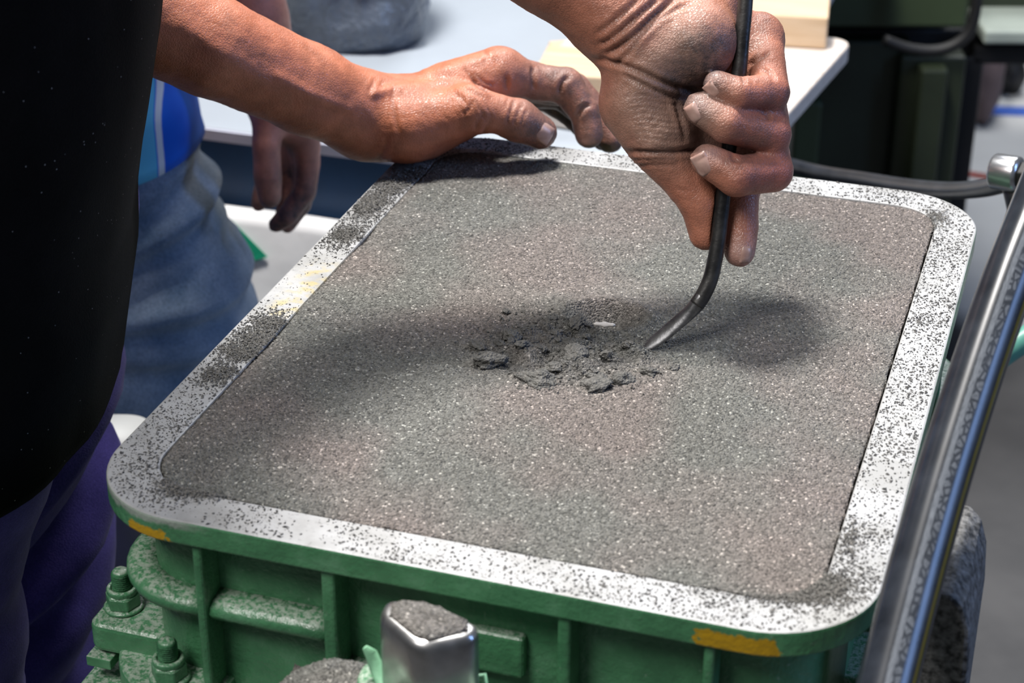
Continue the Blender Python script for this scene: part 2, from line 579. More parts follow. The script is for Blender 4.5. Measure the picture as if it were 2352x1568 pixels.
# base flange with sand-dusted upper face
b = MB()
b.ring(mm(rrect(-2, FW + 2, -1, FD + 2, 44, 14)), mm(rrect(23.5, FW - 23.5, 23.5, FD - 23.5, 27, 14)), -0.118, -0.0985)
b.build('base_flange', M['green_paint'], flask, bevel=0.003, segs=3)

def bolt(u, v, w, s=1.0):
    """threaded stud, flange nut and washer as three pieces"""
    r = 8.6 * s
    b = MB(); b.lathe([(r * 1.02, 0), (r * 1.10, 0.6), (r * 1.10, 1.4), (r * 1.0, 2.0)], 28, (u / 1000 * 1000, v, w))
    for k in range(len(b.v)): b.v[k] = tuple(c / 1000 for c in b.v[k])
    wash = b
    b = MB()
    hexo = lambda q, z, rr=1.0: [(u + q * math.cos(math.radians(60 * i + 12)) , v + q * math.sin(math.radians(60 * i + 12)), w + z) for i in range(6)]
    b.loft([hexo(r * 0.98, 2.0), hexo(r * 0.98, 8.0), hexo(r * 0.86, 9.4)], True, True)
    b.lathe([(r * 0.84, 8.8), (r * 0.86, 11.0), (r * 0.80, 12.2), (r * 0.62, 12.2), (r * 0.58, 10.5)], 24, (u, v, w))
    for k in range(len(b.v)): b.v[k] = tuple(c / 1000 for c in b.v[k])
    nut_ = b.build('bolt_nut', M['green_paint'], flask, bevel=0.0007)
    wash.build('washer', M['green_paint'], nut_, smooth=True)
    b = MB(); prof = []
    z = 9.0
    while z < 19.5:
        prof += [(r * 0.54, z), (r * 0.46, z + 0.55)]; z += 1.1
    prof += [(r * 0.50, z), (r * 0.36, z + 1.2), (0.05, z + 1.3)]
    b.lathe(prof, 20, (u, v, w))
    for k in range(len(b.v)): b.v[k] = tuple(c / 1000 for c in b.v[k])
    b.build('stud', M['green_paint'], nut_, smooth=True)
def pad(cu, cv, hu, hv, w0, w1, r=6):
    b = MB(); b.prism(mm(rrect(cu - hu, cu + hu, cv - hv, cv + hv, r, 6)), w0 / 1000, w1 / 1000)
    return b.build('bolt_pad', M['green_paint'], flask, bevel=0.003, segs=3)
WB1, WB2 = -87.0, -92.0
u1_, v1_ = uv_at(283, 1396, WB1)
pad(u1_ + 9, v1_ - 1, 20, 14.5, -103, WB1)
bolt(u1_, v1_ + 1, WB1)
u2_, v2_ = uv_at(391, 1556, WB2)
pad(u2_ + 9, v2_ + 9, 18, 20, -103, WB2)
bolt(u2_, v2_, WB2)

# ------------------------------------------------------------------ the sand in the box
UC, VC = uv_at(1385, 738, 0)      # dug hollow
UM, VM = uv_at(1300, 805, 0)      # loosened heap
U = np.arange(22.0, FW - 21.9, 1.0); V_ = np.arange(22.0, FD - 21.9, 1.0)
gu, gv = np.meshgrid(U, V_, indexing='ij')
pts = np.stack([gu.ravel(), gv.ravel(), 0 * gu.ravel()], 1)
h = 1.0 * fbm(pts / 70.0, 3) + 0.5 * fbm(pts / 16.0 + 9, 2) + RNG.normal(0, 0.20, len(pts)) + 0.22 * vnoise(pts / 2.2)
d_edge = np.minimum(np.minimum(pts[:, 0] - 23, FW - 23 - pts[:, 0]), np.minimum(pts[:, 1] - 23, FD - 23 - pts[:, 1]))
h = h + 0.5 - 0.9 * np.exp(-np.maximum(d_edge, 0) / 6.0)
du, dv = pts[:, 0] - UM, pts[:, 1] - VM
rm = np.hypot(du / 44.0, dv / 40.0) + 0.16 * vnoise(pts / 17.0)
mask = 1 / (1 + np.exp((rm - 0.85) * 11))
rough = 2.8 * vnoise(pts / 9.0 + 3) + 1.7 * vnoise(pts / 4.2 + 5) + 0.7 * vnoise(pts / 2.0)
h = h + mask * (1.0 + rough)
rc = np.hypot((pts[:, 0] - UC) / 17.0, (pts[:, 1] - VC - 6) / 13.0)
h = h - 9.0 * np.exp(-rc ** 4) + 1.5 * np.exp(-((rc - 1.35) / 0.25) ** 2)
# furrows swept by the hand tool
for (pa, pb, wd, dp) in (((1120, 660), (1450, 640), 14, 1.3), ((780, 545), (1000, 575), 12, 1.4), ((1450, 1110), (1640, 1050), 10, 0.8), ((650, 780), (850, 720), 16, 1.0)):
    a_, b_ = np.array(uv_at(*pa, 0)), np.array(uv_at(*pb, 0))
    e = b_ - a_; l2 = e @ e
    tt = np.clip(((pts[:, :2] - a_) @ e) / l2, 0, 1)
    dd = np.linalg.norm(pts[:, :2] - a_ - tt[:, None] * e, axis=1) + 5 * vnoise(pts / 25.0)
    h = h - dp * np.exp(-(dd / wd) ** 2)
nu, nv = len(U), len(V_)
# corners: drop grid cells outside the rounded opening
def inside_open(p, inset=23.0, r=27.0, grow=0.75):
    cx = np.clip(p[:, 0], inset + r, FW - inset - r); cy = np.clip(p[:, 1], inset + r, FD - inset - r)
    return np.hypot(p[:, 0] - cx, p[:, 1] - cy) <= r + grow
ok = inside_open(pts, 23.0, 27.0, -0.15)
idx = np.arange(nu * nv).reshape(nu, nv)
quads = np.stack([idx[:-1, :-1], idx[1:, :-1], idx[1:, 1:], idx[:-1, 1:]], -1).reshape(-1, 4)
quads = quads[ok[quads].all(1)]
sand_xyz = np.stack([pts[:, 0], pts[:, 1], h], 1)
def mesh_from(name, verts, faces, mat, parent=None, smooth=False):
    me = bpy.data.meshes.new(name)
    faces = np.asarray(faces)
    k = faces.shape[1]
    me.vertices.add(len(verts)); me.vertices.foreach_set('co', np.asarray(verts, np.float32).ravel())
    me.loops.add(faces.size); me.loops.foreach_set('vertex_index', faces.astype(np.int32).ravel())
    me.polygons.add(len(faces)); me.polygons.foreach_set('loop_start', np.arange(0, faces.size, k, dtype=np.int32))
    me.polygons.foreach_set('use_smooth', np.full(len(faces), smooth))
    me.update(calc_edges=True)
    me.validate()
    me.materials.append(mat)
    o = bpy.data.objects.new(name, me)
    COL.objects.link(o)
    if parent is not None: o.parent = parent
    return o
used = np.unique(quads); remap = np.zeros(nu * nv, int); remap[used] = np.arange(len(used))
# skirt so that the sand has a body
sand = mesh_from('molding_sand', sand_xyz[used] / 1000, remap[quads], M['sand'], None, True)
damp_v = np.clip(mask * (0.75 + 0.5 * vnoise(pts / 10.0)) + 0.5 * np.exp(-rc ** 4), 0, 1)[used]
_a = sand.data.attributes.new('damp', 'FLOAT', 'POINT'); _a.data.foreach_set('value', damp_v.astype(np.float32))
sand.location = tuple(FL); sand.rotation_euler = (0, 0, ANG)
tag(sand, 'grey-brown molding sand levelled off inside the green box', 'sand', kind='stuff')
md = sand.modifiers.new('body', 'SOLIDIFY'); md.thickness = 0.009; md.offset = -1
def sand_h(u, v):
    i = int(np.clip(round(u - 22), 0, nu - 1)); j = int(np.clip(round(v - 22), 0, nv - 1))
    return float(h[i * nv + j])

# loose grains strewn over the rim and the heap, too many to count
def grains(n, sampler, size, name, label, mat):
    P = sampler(n)                                   # (N,3) flask millimetres
    n = len(P)
    oct_ = np.array([(1, 0, 0), (-1, 0, 0), (0, 1, 0), (0, -1, 0), (0, 0, 1), (0, 0, -1)], float)
    tri = np.array([(0, 2, 4), (2, 1, 4), (1, 3, 4), (3, 0, 4), (2, 0, 5), (1, 2, 5), (3, 1, 5), (0, 3, 5)])
    sc = size[0] + (size[1] - size[0]) * RNG.random((n, 1)) ** 2.2
    ax = sc * np.stack([0.75 + 1.1 * RNG.random(n), 0.55 + 0.4 * RNG.random(n), 0.45 + 0.35 * RNG.random(n)], 1)
    an = RNG.random(n) * math.pi
    v = oct_[None] * ax[:, None, :] + RNG.normal(0, 0.10, (n, 6, 3)) * sc[:, None]
    ca, sa = np.cos(an)[:, None], np.sin(an)[:, None]
    x = v[..., 0] * ca - v[..., 1] * sa; y = v[..., 0] * sa + v[..., 1] * ca
    v = np.stack([x, y, v[..., 2]], -1) + P[:, None, :]
    v[..., 2] += ax[:, None, 2] * 0.6
    f = (tri[None] + 6 * np.arange(n)[:, None, None]).reshape(-1, 3)
    o = mesh_from(name, v.reshape(-1, 3) / 1000, f, mat)
    o.location = tuple(FL); o.rotation_euler = (0, 0, ANG)
    return tag(o, label, 'sand', kind='stuff')
def rim_sampler(n):
    p = np.stack([RNG.random(n * 6) * FW, RNG.random(n * 6) * FD, np.zeros(n * 6)], 1)
    cx = np.clip(p[:, 0], 48, FW - 48); cy = np.clip(p[:, 1], 48, FD - 48)
    inner = inside_open(p, 23, 27)
    outer = np.hypot(p[:, 0] - cx, p[:, 1] - cy) <= 46.5
    p = p[outer & ~inner]
    k = 0.72 + 0.9 * fbm(p / 26.0 + 4, 3)
    # the drifts seen in the photo
    for (px, py, r, a) in ((620, 735, 13, 2.4), (560, 800, 15, 2.2), (500, 850, 13, 1.6), (830, 495, 18, 2.4), (770, 545, 14, 1.6), (430, 1120, 15, 1.6),
                           (880, 430, 14, 2.0), (1690, 1340, 14, 1.5), (1960, 1330, 16, 1.8), (2000, 1230, 12, 1.2), (2130, 740, 14, 1.2), (2170, 560, 14, 1.0),
                           (330, 1060, 10, .9), (420, 975, 14, 1.1)):
        uu, vv = uv_at(px, py, 0)
        k = k + a * np.exp(-(((p[:, 0] - uu) ** 2 + (p[:, 1] - vv) ** 2) / r ** 2))
    for (px, py, r, a) in ((700, 660, 20, 1.4), (520, 1160, 22, .45), (780, 1225, 30, .5), (1180, 1300, 26, .45), (440, 1180, 22, .4)):
        uu, vv = uv_at(px, py, 0)
        k = k - a * np.exp(-(((p[:, 0] - uu) ** 2 + (p[:, 1] - vv) ** 2) / r ** 2))
    p = p[RNG.random(len(p)) < np.clip(k * 0.55, 0.03, 1.0)]
    return p[:n]
grains(31000, rim_sampler, (0.22, 0.72), 'sand_grains', 'dark loose sand grains strewn over the pale rim', M['grain'])
def drift_sampler(n):
    out = []
    for (px, py, ru, rv, k) in ((600, 775, 9, 11, 1500), (560, 812, 11, 7, 1000), (628, 742, 9, 5, 700), (505, 860, 8, 8, 700), (850, 470, 8, 16, 1700), (905, 425, 9, 14, 1300), (795, 540, 9, 9, 800),
                                (960, 400, 12, 9, 900), (420, 1118, 9, 8, 1100), (455, 1128, 12, 5, 700), (1790, 1362, 16, 7, 1600), (1700, 1345, 16, 5, 900), (1900, 1350, 10, 10, 1200),
                                (1955, 1240, 5, 14, 260), (2110, 520, 9, 12, 700), (2150, 500, 8, 10, 300), (1180, 365, 16, 4, 350)):
        u0, v0 = uv_at(px, py, 0)
        q = RNG.normal(0, 0.55, (k, 2)) * np.array([ru, rv]) + np.array([u0, v0])
        out.append(q)
    q = np.concatenate(out)
    p = np.concatenate([q, np.zeros((len(q), 1))], 1)
    cx = np.clip(p[:, 0], 48, FW - 48); cy = np.clip(p[:, 1], 48, FD - 48)
    p = p[(np.hypot(p[:, 0] - cx, p[:, 1] - cy) <= 46.5) & ~inside_open(p, 23, 27, -1.0)]
    p[:, 2] = np.abs(RNG.normal(0, 0.5, len(p)))
    return p
t = NT('drift_grain')
t.base(t.ramp(t.noise(900, 1), [(0.3, (0.045, 0.045, 0.042)), (0.7, (0.20, 0.19, 0.175))]))
t.set(Roughness=0.8)
M['drift_grain'] = t.m
grains(16000, drift_sampler, (0.30, 0.85), 'sand_drifts', 'thin drifts of grey sand washed over the inner edge of the rim', M['drift_grain'])
def heap_sampler(n):
    a = RNG.random(n) * 2 * math.pi; r = 62 * np.sqrt(RNG.random(n)) * (0.55 + 0.45 * RNG.random(n))
    p = np.stack([UM + r * np.cos(a), VM + r * np.sin(a) * 0.9, np.zeros(n)], 1)
    p[:, 2] = [sand_h(u, v) for u, v in p[:, :2]]
    return p
grains(1300, heap_sampler, (0.3, 1.0), 'sand_crumbs', 'coarse dark crumbs of loosened sand round the dug hollow', M['sand_dark'])

def clod_mesh(r, seed, squash=0.55):
    bm = bmesh.new()
    bmesh.ops.create_icosphere(bm, subdivisions=4, radius=1.0)
    P = np.array([v.co[:] for v in bm.verts])
    n = 0.34 * vnoise(P * 1.7 + seed * 5.1) + 0.17 * vnoise(P * 4.2 + seed) + 0.08 * vnoise(P * 10 + seed)
    P = P * (1 + n)[:, None] * np.array([1.15, 0.85, squash]) * r
    for v, p in zip(bm.verts, P): v.co = p
    me = bpy.data.meshes.new('sand_clod'); bm.to_mesh(me); bm.free()
    me.polygons.foreach_set('use_smooth', [True] * len(me.polygons))
    me.materials.append(M['sand_dark'])
    return me
CLODS = [(1125, 829, 6.2, 'grey sand clod at the left edge of the loosened heap'), (1236, 868, 6.8, 'long grey sand clod on the near left side of the heap'),
         (1366, 878, 6.4, 'rounded flat sand clod lying nearest the camera below the heap'), (1321, 822, 6.0, 'upright sand clod in the middle of the heap'),
         (1098, 794, 3.4, 'small sand clod farthest left of the heap'), (1176, 768, 4.2, 'small sand clod on the upper left of the heap'),
         (1163, 711, 1.9, 'tiny lone sand crumb lying up left of the heap'), (1336, 716, 4.6, 'dark sand clod on the left lip of the dug hollow'),
         (1325, 744, 4.4, 'cracked sand clod left of the white sliver'), (1432, 866, 4.8, 'flat sand clod at the near right of the heap'),
         (1268, 729, 3.4, 'small sand clod above the middle of the heap'), (1446, 738, 3.0, 'small sand clod on the right lip of the dug hollow'),
         (1208, 792, 3.6, 'sand clod between the upper left and middle of the heap'), (1492, 850, 3.2, 'small sand clod just below the tool tip'),
         (1275, 845, 3.8, 'sand clod just left below the heap middle'), (1548, 838, 2.2, 'tiny sand crumb right of the tool tip')]
for i, (px, py, r, lab) in enumerate(CLODS):
    u, v = uv_at(px, py, 2)
    o = bpy.data.objects.new('sand_clod', clod_mesh(1.2 * r / 1000, i + 1, 0.42 + 0.2 * random.random()))
    COL.objects.link(o)
    o.location = tuple(uvw(u, v, sand_h(u, v) + r * 0.12)); o.rotation_euler = (random.uniform(-.25, .25), random.uniform(-.25, .25), random.uniform(0, 6))
    tag(o, lab, 'sand clod', 'clods of loosened sand')
for i in range(22):
    a_ = random.uniform(0, 6.28); r_ = random.uniform(8, 40)
    u, v = UM + r_ * math.cos(a_), VM + 0.85 * r_ * math.sin(a_)
    s_ = random.uniform(1.6, 3.8)
    o = bpy.data.objects.new('sand_clod', clod_mesh(s_ / 1000, 40 + i, 0.6))
    COL.objects.link(o)
    o.location = tuple(uvw(u, v, sand_h(u, v) + s_ * 0.15)); o.rotation_euler = (random.uniform(-.4, .4), random.uniform(-.4, .4), random.uniform(0, 6))
    tag(o, 'small lump of dark sand inside the loosened heap', 'sand clod', 'small lumps in the sand heap')
# pale piece showing in the hollow
t = NT('white_core'); t.base(t.ramp(t.noise(200, 3), [(0.3, (0.55, 0.52, 0.49)), (0.7, (0.78, 0.74, 0.70))])); t.set(Roughness=0.5); M['white_core'] = t.m
u, v = uv_at(1388, 748, -2)
b = MB()
rg = []
for k in range(9):
    x = -5.6 + 11.2 * k / 8; wd = (1.3 + 0.3 * math.sin(k * 1.9)) * math.sqrt(max(0.02, 1 - (x / 5.8) ** 2))
    rg.append([(x / 1000, wd * math.cos(q) / 1000, 0.9 * math.sin(q) / 1000) for q in [2 * math.pi * i / 10 for i in range(10)]])
b.loft(rg, True, True)
o = b.build('buried_core', M['white_core'], None, smooth=True)
hs_ = max(sand_h(u + a_, v + c_) for a_ in range(-7, 8, 2) for c_ in (-6, -4, -2, 0))
o.location = tuple(uvw(u, v, hs_ - 0.4)); o.rotation_euler = (0.9, 0.0, math.radians(-6))
tag(o, 'small white sliver of a buried piece showing in the dug hollow', 'core')

# ------------------------------------------------------------------ the hand tool (bent slick)
t = NT('tool_steel')
t.base(t.ramp(t.noise(70, 4, 0.7), [(0.3, (0.026, 0.026, 0.027)), (0.7, (0.085, 0.083, 0.080))]))
t.set(Roughness=t.ramp(t.noise(130, 4), [(0.3, 0.28), (0.7, 0.55)]), Metallic=0.75)
t.bump(t.noise(420, 3), 0.25, 0.0006)
M['tool_steel'] = t.m
t = NT('blade_steel')
t.base(t.ramp(t.noise(90, 4, 0.7), [(0.3, (0.06, 0.06, 0.062)), (0.7, (0.20, 0.20, 0.205))]))
t.set(Roughness=0.38, Metallic=0.8)
t.bump(t.noise(250, 3), 0.3, 0.0006)
M['blade_steel'] = t.m
TIPW = uvw(*uv_at(1474, 806, 0), 0)
LEAN = 0.35
def tool_d(px, py):                  # depth of the tool's leaning plane behind a photo point
    r = ray(px, py)
    return float((TIPW[1] + LEAN * (CAM[2] - ZT) - CAM[1]) / (r[1] - LEAN * r[2]))
def TP(px, py, off=0.0):             # photo point, off millimetres behind the tool
    return at_d(px, py, tool_d(px, py) + off / 1000)
tool = tag(empty('bent_slick', TIPW), 'dark steel rod with a bent flattened tip held by the right hand', 'hand tool')
rod_px = [(1724, -330), (1718, -150), (1712, 0), (1705, 80), (1698, 160), (1684, 260), (1672, 360), (1660, 460), (1651, 540), (1643, 592), (1632, 640), (1616, 676), (1600, 700)]
pth = catmull([TP(*p) for p in rod_px], 6)
pth_rod = pth
rr = [0.0037 if i < len(pth) * 0.55 else 0.0037 + 0.0005 * (i / len(pth) - 0.55) for i in range(len(pth))]
b = MB(); b.tube([p - TIPW for p in pth], rr, 18)
b.build('rod', M['tool_steel'], tool, smooth=True)
bl_px = [(1622, 664), (1612, 682), (1600, 701), (1582, 719), (1564, 735), (1548, 748), (1532, 762), (1516, 775), (1500, 787), (1486, 798), (1476, 806)]
wid = [3.2, 4.7, 4.7, 4.5, 4.6, 4.7, 4.6, 4.4, 4.0, 2.9, 0.5]
thk = [3.2, 4.6, 4.0, 2.8, 1.9, 1.6, 1.4, 1.25, 1.1, 0.9, 0.5]
bp = [TP(*p) for p in bl_px]
b = MB(); rings = []
view = np.array([-0.30, -0.52, 0.80])         # the blade's upper face looks this way
for k, p in enumerate(bp):
    tdir = bp[min(k + 1, len(bp) - 1)] - bp[max(k - 1, 0)]; tdir /= np.linalg.norm(tdir)
    n_ = view - tdir * (view @ tdir); n_ /= np.linalg.norm(n_)
    s_ = np.cross(tdir, n_)
    w_, t_ = wid[k] / 1000, thk[k] / 1000
    sec = [(-1, 0.0), (-0.55, 0.75), (0.0, 1.0), (0.55, 0.75), (1, 0.0), (0.6, -0.7), (0, -0.85), (-0.6, -0.7)]
    rings.append([p - TIPW + s_ * (w_ * a) + n_ * (t_ * c_) for a, c_ in sec])
b.loft(rings, True, True)
b.build('blade', M['blade_steel'], tool, smooth=True, sub=1)

# ------------------------------------------------------------------ steel pin block in front of the flask
t = NT('block_steel')
t.base(t.ramp(t.noise(50, 4, 0.6), [(0.3, (0.36, 0.355, 0.35)), (0.7, (0.55, 0.55, 0.55))]))
t.set(Roughness=t.ramp(t.noise(90, 3), [(0.3, 0.24), (0.7, 0.42)]), Metallic=0.95)
t.bump(t.noise(120, 3, 0.5, t.coord((1, 1, 0.1))), 0.12, 0.0006)
M['block_steel'] = t.m
WBK = 6.0
cor = [uv_at(884, 1372, WBK), uv_at(1000, 1378, WBK), uv_at(1104, 1437, WBK), uv_at(1090, 1462, WBK), uv_at(957, 1488, WBK), uv_at(868, 1406, WBK)]
cen = np.mean(cor, axis=0)
blk = tag(empty('pin_block', uvw(cen[0], cen[1], -80), ANG), 'shiny rounded steel locating block with sand on top, standing before the green box', 'steel block')
def round_poly(P, r, n=5):
    out = []
    N = len(P)
    for i in range(N):
        p = np.array(P[i]); a = np.array(P[i - 1]) - p; c_ = np.array(P[(i + 1) % N]) - p
        la, lc = np.linalg.norm(a), np.linalg.norm(c_)
        q = min(r, 0.42 * la, 0.42 * lc)
        p0, p1 = p + a / la * q, p + c_ / lc * q
        for k in range(n + 1):
            s_ = k / n
            out.append((1 - s_) ** 2 * p0 + 2 * s_ * (1 - s_) * p + s_ ** 2 * p1)
    return out
out_ = [p - cen for p in round_poly(cor, 8.0)]
b = MB(); rings = []
for w_, ins in ((-34, 0.0), (1, 0.0), (3.2, 0.35), (4.8, 1.1), (5.7, 2.2), (6.0, 3.6)):
    rings.append([((p[0] * (1 - ins / 21)) / 1000, (p[1] * (1 - ins / 16)) / 1000, (80 + w_) / 1000) for p in out_])
b.loft(rings, True, True)
b.build('body', M['block_steel'], blk, smooth=True)
# sand lying on the block
b = MB(); rings = []
for k, (sc_, hh) in enumerate(((0.80, -0.4), (0.77, 1.1), (0.62, 1.9), (0.40, 2.3), (0.18, 2.5), (0.02, 2.6))):
    rg = []
    for i, p in enumerate(out_):
        j = 1 + (0.05 * math.sin(i * 5.3 + k) + 0.035 * math.sin(i * 2.1)) * (k < 5)
        rg.append((p[0] * sc_ * j / 1000, p[1] * sc_ * j / 1000, (80 + 6 + hh + 0.35 * math.sin(i * 3.7 + k * 2)) / 1000))
    rings.append(rg)
b.loft(rings, True, True)
capo = b.build('sand_cap', M['sand'], blk, smooth=True)
b = MB(); b.prism(mm(round_poly([(p[0] * 1.55, p[1] * 1.5) for p in [np.array(c_) - cen for c_ in cor]], 10)), 0.0, 0.050)
bs = b.build('base', M['green_paint'], blk, bevel=0.002)
# pale green clip bands wrapped round the block's foot
b = MB()
c0 = [uv_at(838, 1486, -16), uv_at(852, 1500, -20), uv_at(868, 1540, -26), uv_at(884, 1575, -30), uv_at(900, 1610, -34)]
P_ = [((u - cen[0]) / 1000, (v - cen[1]) / 1000, (80 + w_) / 1000) for (u, v), w_ in zip(c0, (-16, -20, -26, -30, -34))]
b.tube(P_, [0.0012, 0.0026, 0.0030, 0.003, 0.0026], 10, True, 0, [0.35] * 5)
b.build('clip_band', M['pale_green'], blk, smooth=True)
b = MB()
c1 = [uv_at(1020, 1572, -26), uv_at(1070, 1562, -26), uv_at(1112, 1553, -24), uv_at(1118, 1590, -28)]
P_ = [((u - cen[0]) / 1000, (v - cen[1]) / 1000, (80 + w_) / 1000) for (u, v), w_ in zip(c1, (-26, -26, -24, -30))]
b.tube(P_, 0.0022, 10, True, 0, [0.5] * 4)
b.build('clip_band', M['pale_green'], blk, smooth=True)
# sand spilled about its foot
uP, vP = uv_at(790, 1545, -30)
gx = np.linspace(-1, 1, 70)
ga, gb = np.meshgrid(gx, gx, indexing='ij')
pp = np.stack([ga.ravel() * 34, gb.ravel() * 26, 0 * ga.ravel()], 1)
hh = 20 * np.clip(1 - (np.hypot(ga, gb).ravel()) ** 2.2, -0.2, 1) + 3.0 * fbm(pp / 9.0, 3) + RNG.normal(0, 0.35, len(pp))
id_ = np.arange(4900).reshape(70, 70)
q = np.stack([id_[:-1, :-1], id_[1:, :-1], id_[1:, 1:], id_[:-1, 1:]], -1).reshape(-1, 4)
o = mesh_from('spilled_sand', np.stack([pp[:, 0], pp[:, 1], hh], 1) / 1000, q, M['sand'], None, True)
o.location = tuple(uvw(uP, vP, -50)); o.rotation_euler = (0, 0, ANG)
tag(o, 'heap of brown-grey sand spilled left of the steel block', 'sand', kind='stuff')

# ------------------------------------------------------------------ machine table that carries the flask
mt = tag(empty('molding_machine', uvw(FW / 2, FD / 2, -900), ANG), 'green molding machine bed with plates under the filled box', 'machine')
b = MB()
b.prism(mm(rrect(-FW / 2 - 19, FW / 2 + 2, -FD / 2 - 26, FD / 2 + 14, 30, 8)), 0.760, 0.7815)
b.build('bed_plate', M['green_paint'], mt, bevel=0.003, segs=3)
b = MB()
b.prism(mm(rrect(-FW / 2 + 20, FW / 2 - 20, -FD / 2 + 20, FD / 2 - 20, 24, 8)), 0.0, 0.7600)
b.build('pedestal', M['green_paint'], mt, bevel=0.004)
ut, vt = uv_at(222, 1462, -96)
b = MB(); b.box((ut - 4 - FW / 2) / 1000, (min(ut + 22, -2.5) - FW / 2) / 1000, (vt - 5 - FD / 2) / 1000, (vt + 9 - FD / 2) / 1000, 0.7900, 0.7955)
b.build('tab', M['green_paint'], mt, bevel=0.0006)

# sand-dusted post right of the flask
t = NT('dusty_iron')
c = t.ramp(t.noise(300, 4, 0.65), [(0.38, (0.020, 0.020, 0.019)), (0.52, (0.13, 0.128, 0.124)), (0.7, (0.24, 0.24, 0.235))])
t.base(c); t.set(Roughness=0.7); t.bump(t.noise(420, 3), 0.7, 0.0012); M['dusty_iron'] = t.m
PO = at_d(2185, 1420, 0.80)
post = tag(empty('machine_post', (PO[0], PO[1], 0.0), ANG), 'dusty grey iron post standing behind the thick black hose', 'post')
zt_ = at_d(2200, 1262, 0.80)[2]
prf = [(-0.020, 0.0), (0.010, 0.0), (0.010, zt_ - 0.035), (0.0085, zt_ - 0.016), (0.005, zt_ - 0.005), (0.000, zt_), (-0.020, zt_)]
b = MB(); n_ = len(prf)
b.add([(x, -0.02, z) for x, z in prf] + [(x, 0.05, z) for x, z in prf],
      [tuple(range(n_)), tuple(range(2 * n_ - 1, n_ - 1, -1))] + [(i, (i + 1) % n_, n_ + (i + 1) % n_, n_ + i) for i in range(n_)])
b.build('post_body', M['dusty_iron'], post, bevel=0.002)

# ------------------------------------------------------------------ hoses
t = NT('black_rubber')
s = t.sep()
t.base(t.ramp(t.noise(40, 4), [(0.3, (0.010, 0.012, 0.016)), (0.7, (0.026, 0.029, 0.036))]))
t.set(Roughness=0.34)
t.b.inputs['Specular IOR Level'].default_value = 0.7
M['black_rubber'] = t.m
# the thick hose carries a worn white print and a yellow line: laid out on its own length and girth
t = NT('hose_rubber')
uvn = t.attr('hose_uv', 'Vector')
s = t.sep(uvn)
line = t.band(s[1], 0.118, 0.150, 0.004)
row = t.band(s[1], -0.045, 0.035, 0.006)
row2 = t.band(s[1], -0.042, -0.012, 0.006)
mp = t.n('ShaderNodeMapping'); mp.inputs['Scale'].default_value = (230, 26, 1); t.link(uvn, mp.inputs['Vector'])
gl = t.voronoi(1.0, 'DISTANCE_TO_EDGE', 'Distance', mp.outputs[0])
glm = t.ramp(gl, [(0.06, 0.15), (0.20, 0.8), (0.32, 0.8), (0.45, 0.35)])
gap = t.ramp(t.noise(34, 2, 0.5, uvn), [(0.28, 0), (0.38, 1)])
worn = t.ramp(t.noise(240, 3, 0.7, uvn), [(0.30, 0.25), (0.6, 0.9)])
pm = t.math('MULTIPLY', t.math('MULTIPLY', row, glm), t.math('MULTIPLY', gap, worn))
smear = t.math('MULTIPLY', t.math('MULTIPLY', row2, 0.75), worn)
pm = t.math('MAXIMUM', t.math('MULTIPLY', pm, 0.8), smear)
c = t.ramp(t.noise(60, 4), [(0.3, (0.009, 0.011, 0.015)), (0.7, (0.022, 0.026, 0.034))])
c = t.mix(t.math('MULTIPLY', pm, 0.8), c, (0.24, 0.26, 0.29))
c = t.mix(t.math('MULTIPLY', line, t.ramp(t.noise(120, 3, 0.6, uvn), [(0.25, 0.5), (0.6, 0.95)])), c, (0.16, 0.125, 0.012))
t.base(c)
t.set(Roughness=0.22)
t.b.inputs['Specular IOR Level'].default_value = 0.38
M['hose_rubber'] = t.m
def hose_d(py): return 0.845 - 0.115 * (py - 400) / 1170.0
hp = [(2510, 150), (2450, 300), (2384, 470), (2325, 620), (2268, 780), (2215, 940), (2165, 1100), (2119, 1260), (2076, 1420), (2038, 1568), (1995, 1740), (1950, 1900)]
hpath = catmull([at_d(px, py, hose_d(py)) for px, py in hp], 8)
def hose_mesh(name, path, r, n, mat, parent=None):
    path = [np.asarray(p) for p in path]
    vs_, uvs, fs_ = [], [], []
    L = 0.0
    for k, p in enumerate(path):
        if k: L += np.linalg.norm(p - path[k - 1])
        tdir = path[min(k + 1, len(path) - 1)] - path[max(k - 1, 0)]; tdir /= np.linalg.norm(tdir)
        toc = CAM - p                                     # girth is counted from a fixed seam line
        a = np.array([0.0, -0.75, 0.66]); a = a - tdir * (a @ tdir); a /= np.linalg.norm(a)
        c_ = np.cross(a, tdir)
        for i in range(n):
            g = i / n
            q = 2 * math.pi * g
            vs_.append(p + r * (math.cos(q) * a + math.sin(q) * c_))
            uvs.append((L, g if g < 0.5 else g - 1.0, 0.0))
    for k in range(len(path) - 1):
        for i in range(n):
            j = (i + 1) % n
            fs_.append((k * n + i, k * n + j, (k + 1) * n + j, (k + 1) * n + i))
    o = mesh_from(name, np.array(vs_), fs_, mat, parent, True)
    at = o.data.attributes.new('hose_uv', 'FLOAT_VECTOR', 'POINT')
    at.data.foreach_set('vector', np.array(uvs, np.float32).ravel())
    return o
hz = hose_mesh('hydraulic_hose', hpath, 0.0113, 40, M['hose_rubber'])
tag(hz, 'thick black rubber hose with worn white print and a yellow line, right of the box', 'hose')
b = MB()
b.tube(catmull([at_d(px, py, 0.83) for px, py in ((2196, 1180), (2190, 1240), (2180, 1320), (2168, 1420), (2152, 1568), (2140, 1700))], 5), 0.0022, 10)
tag(b.build('thin_cable', M['black_rubber'], None, smooth=True), 'thin black cable running down in front of the dusty post', 'cable')

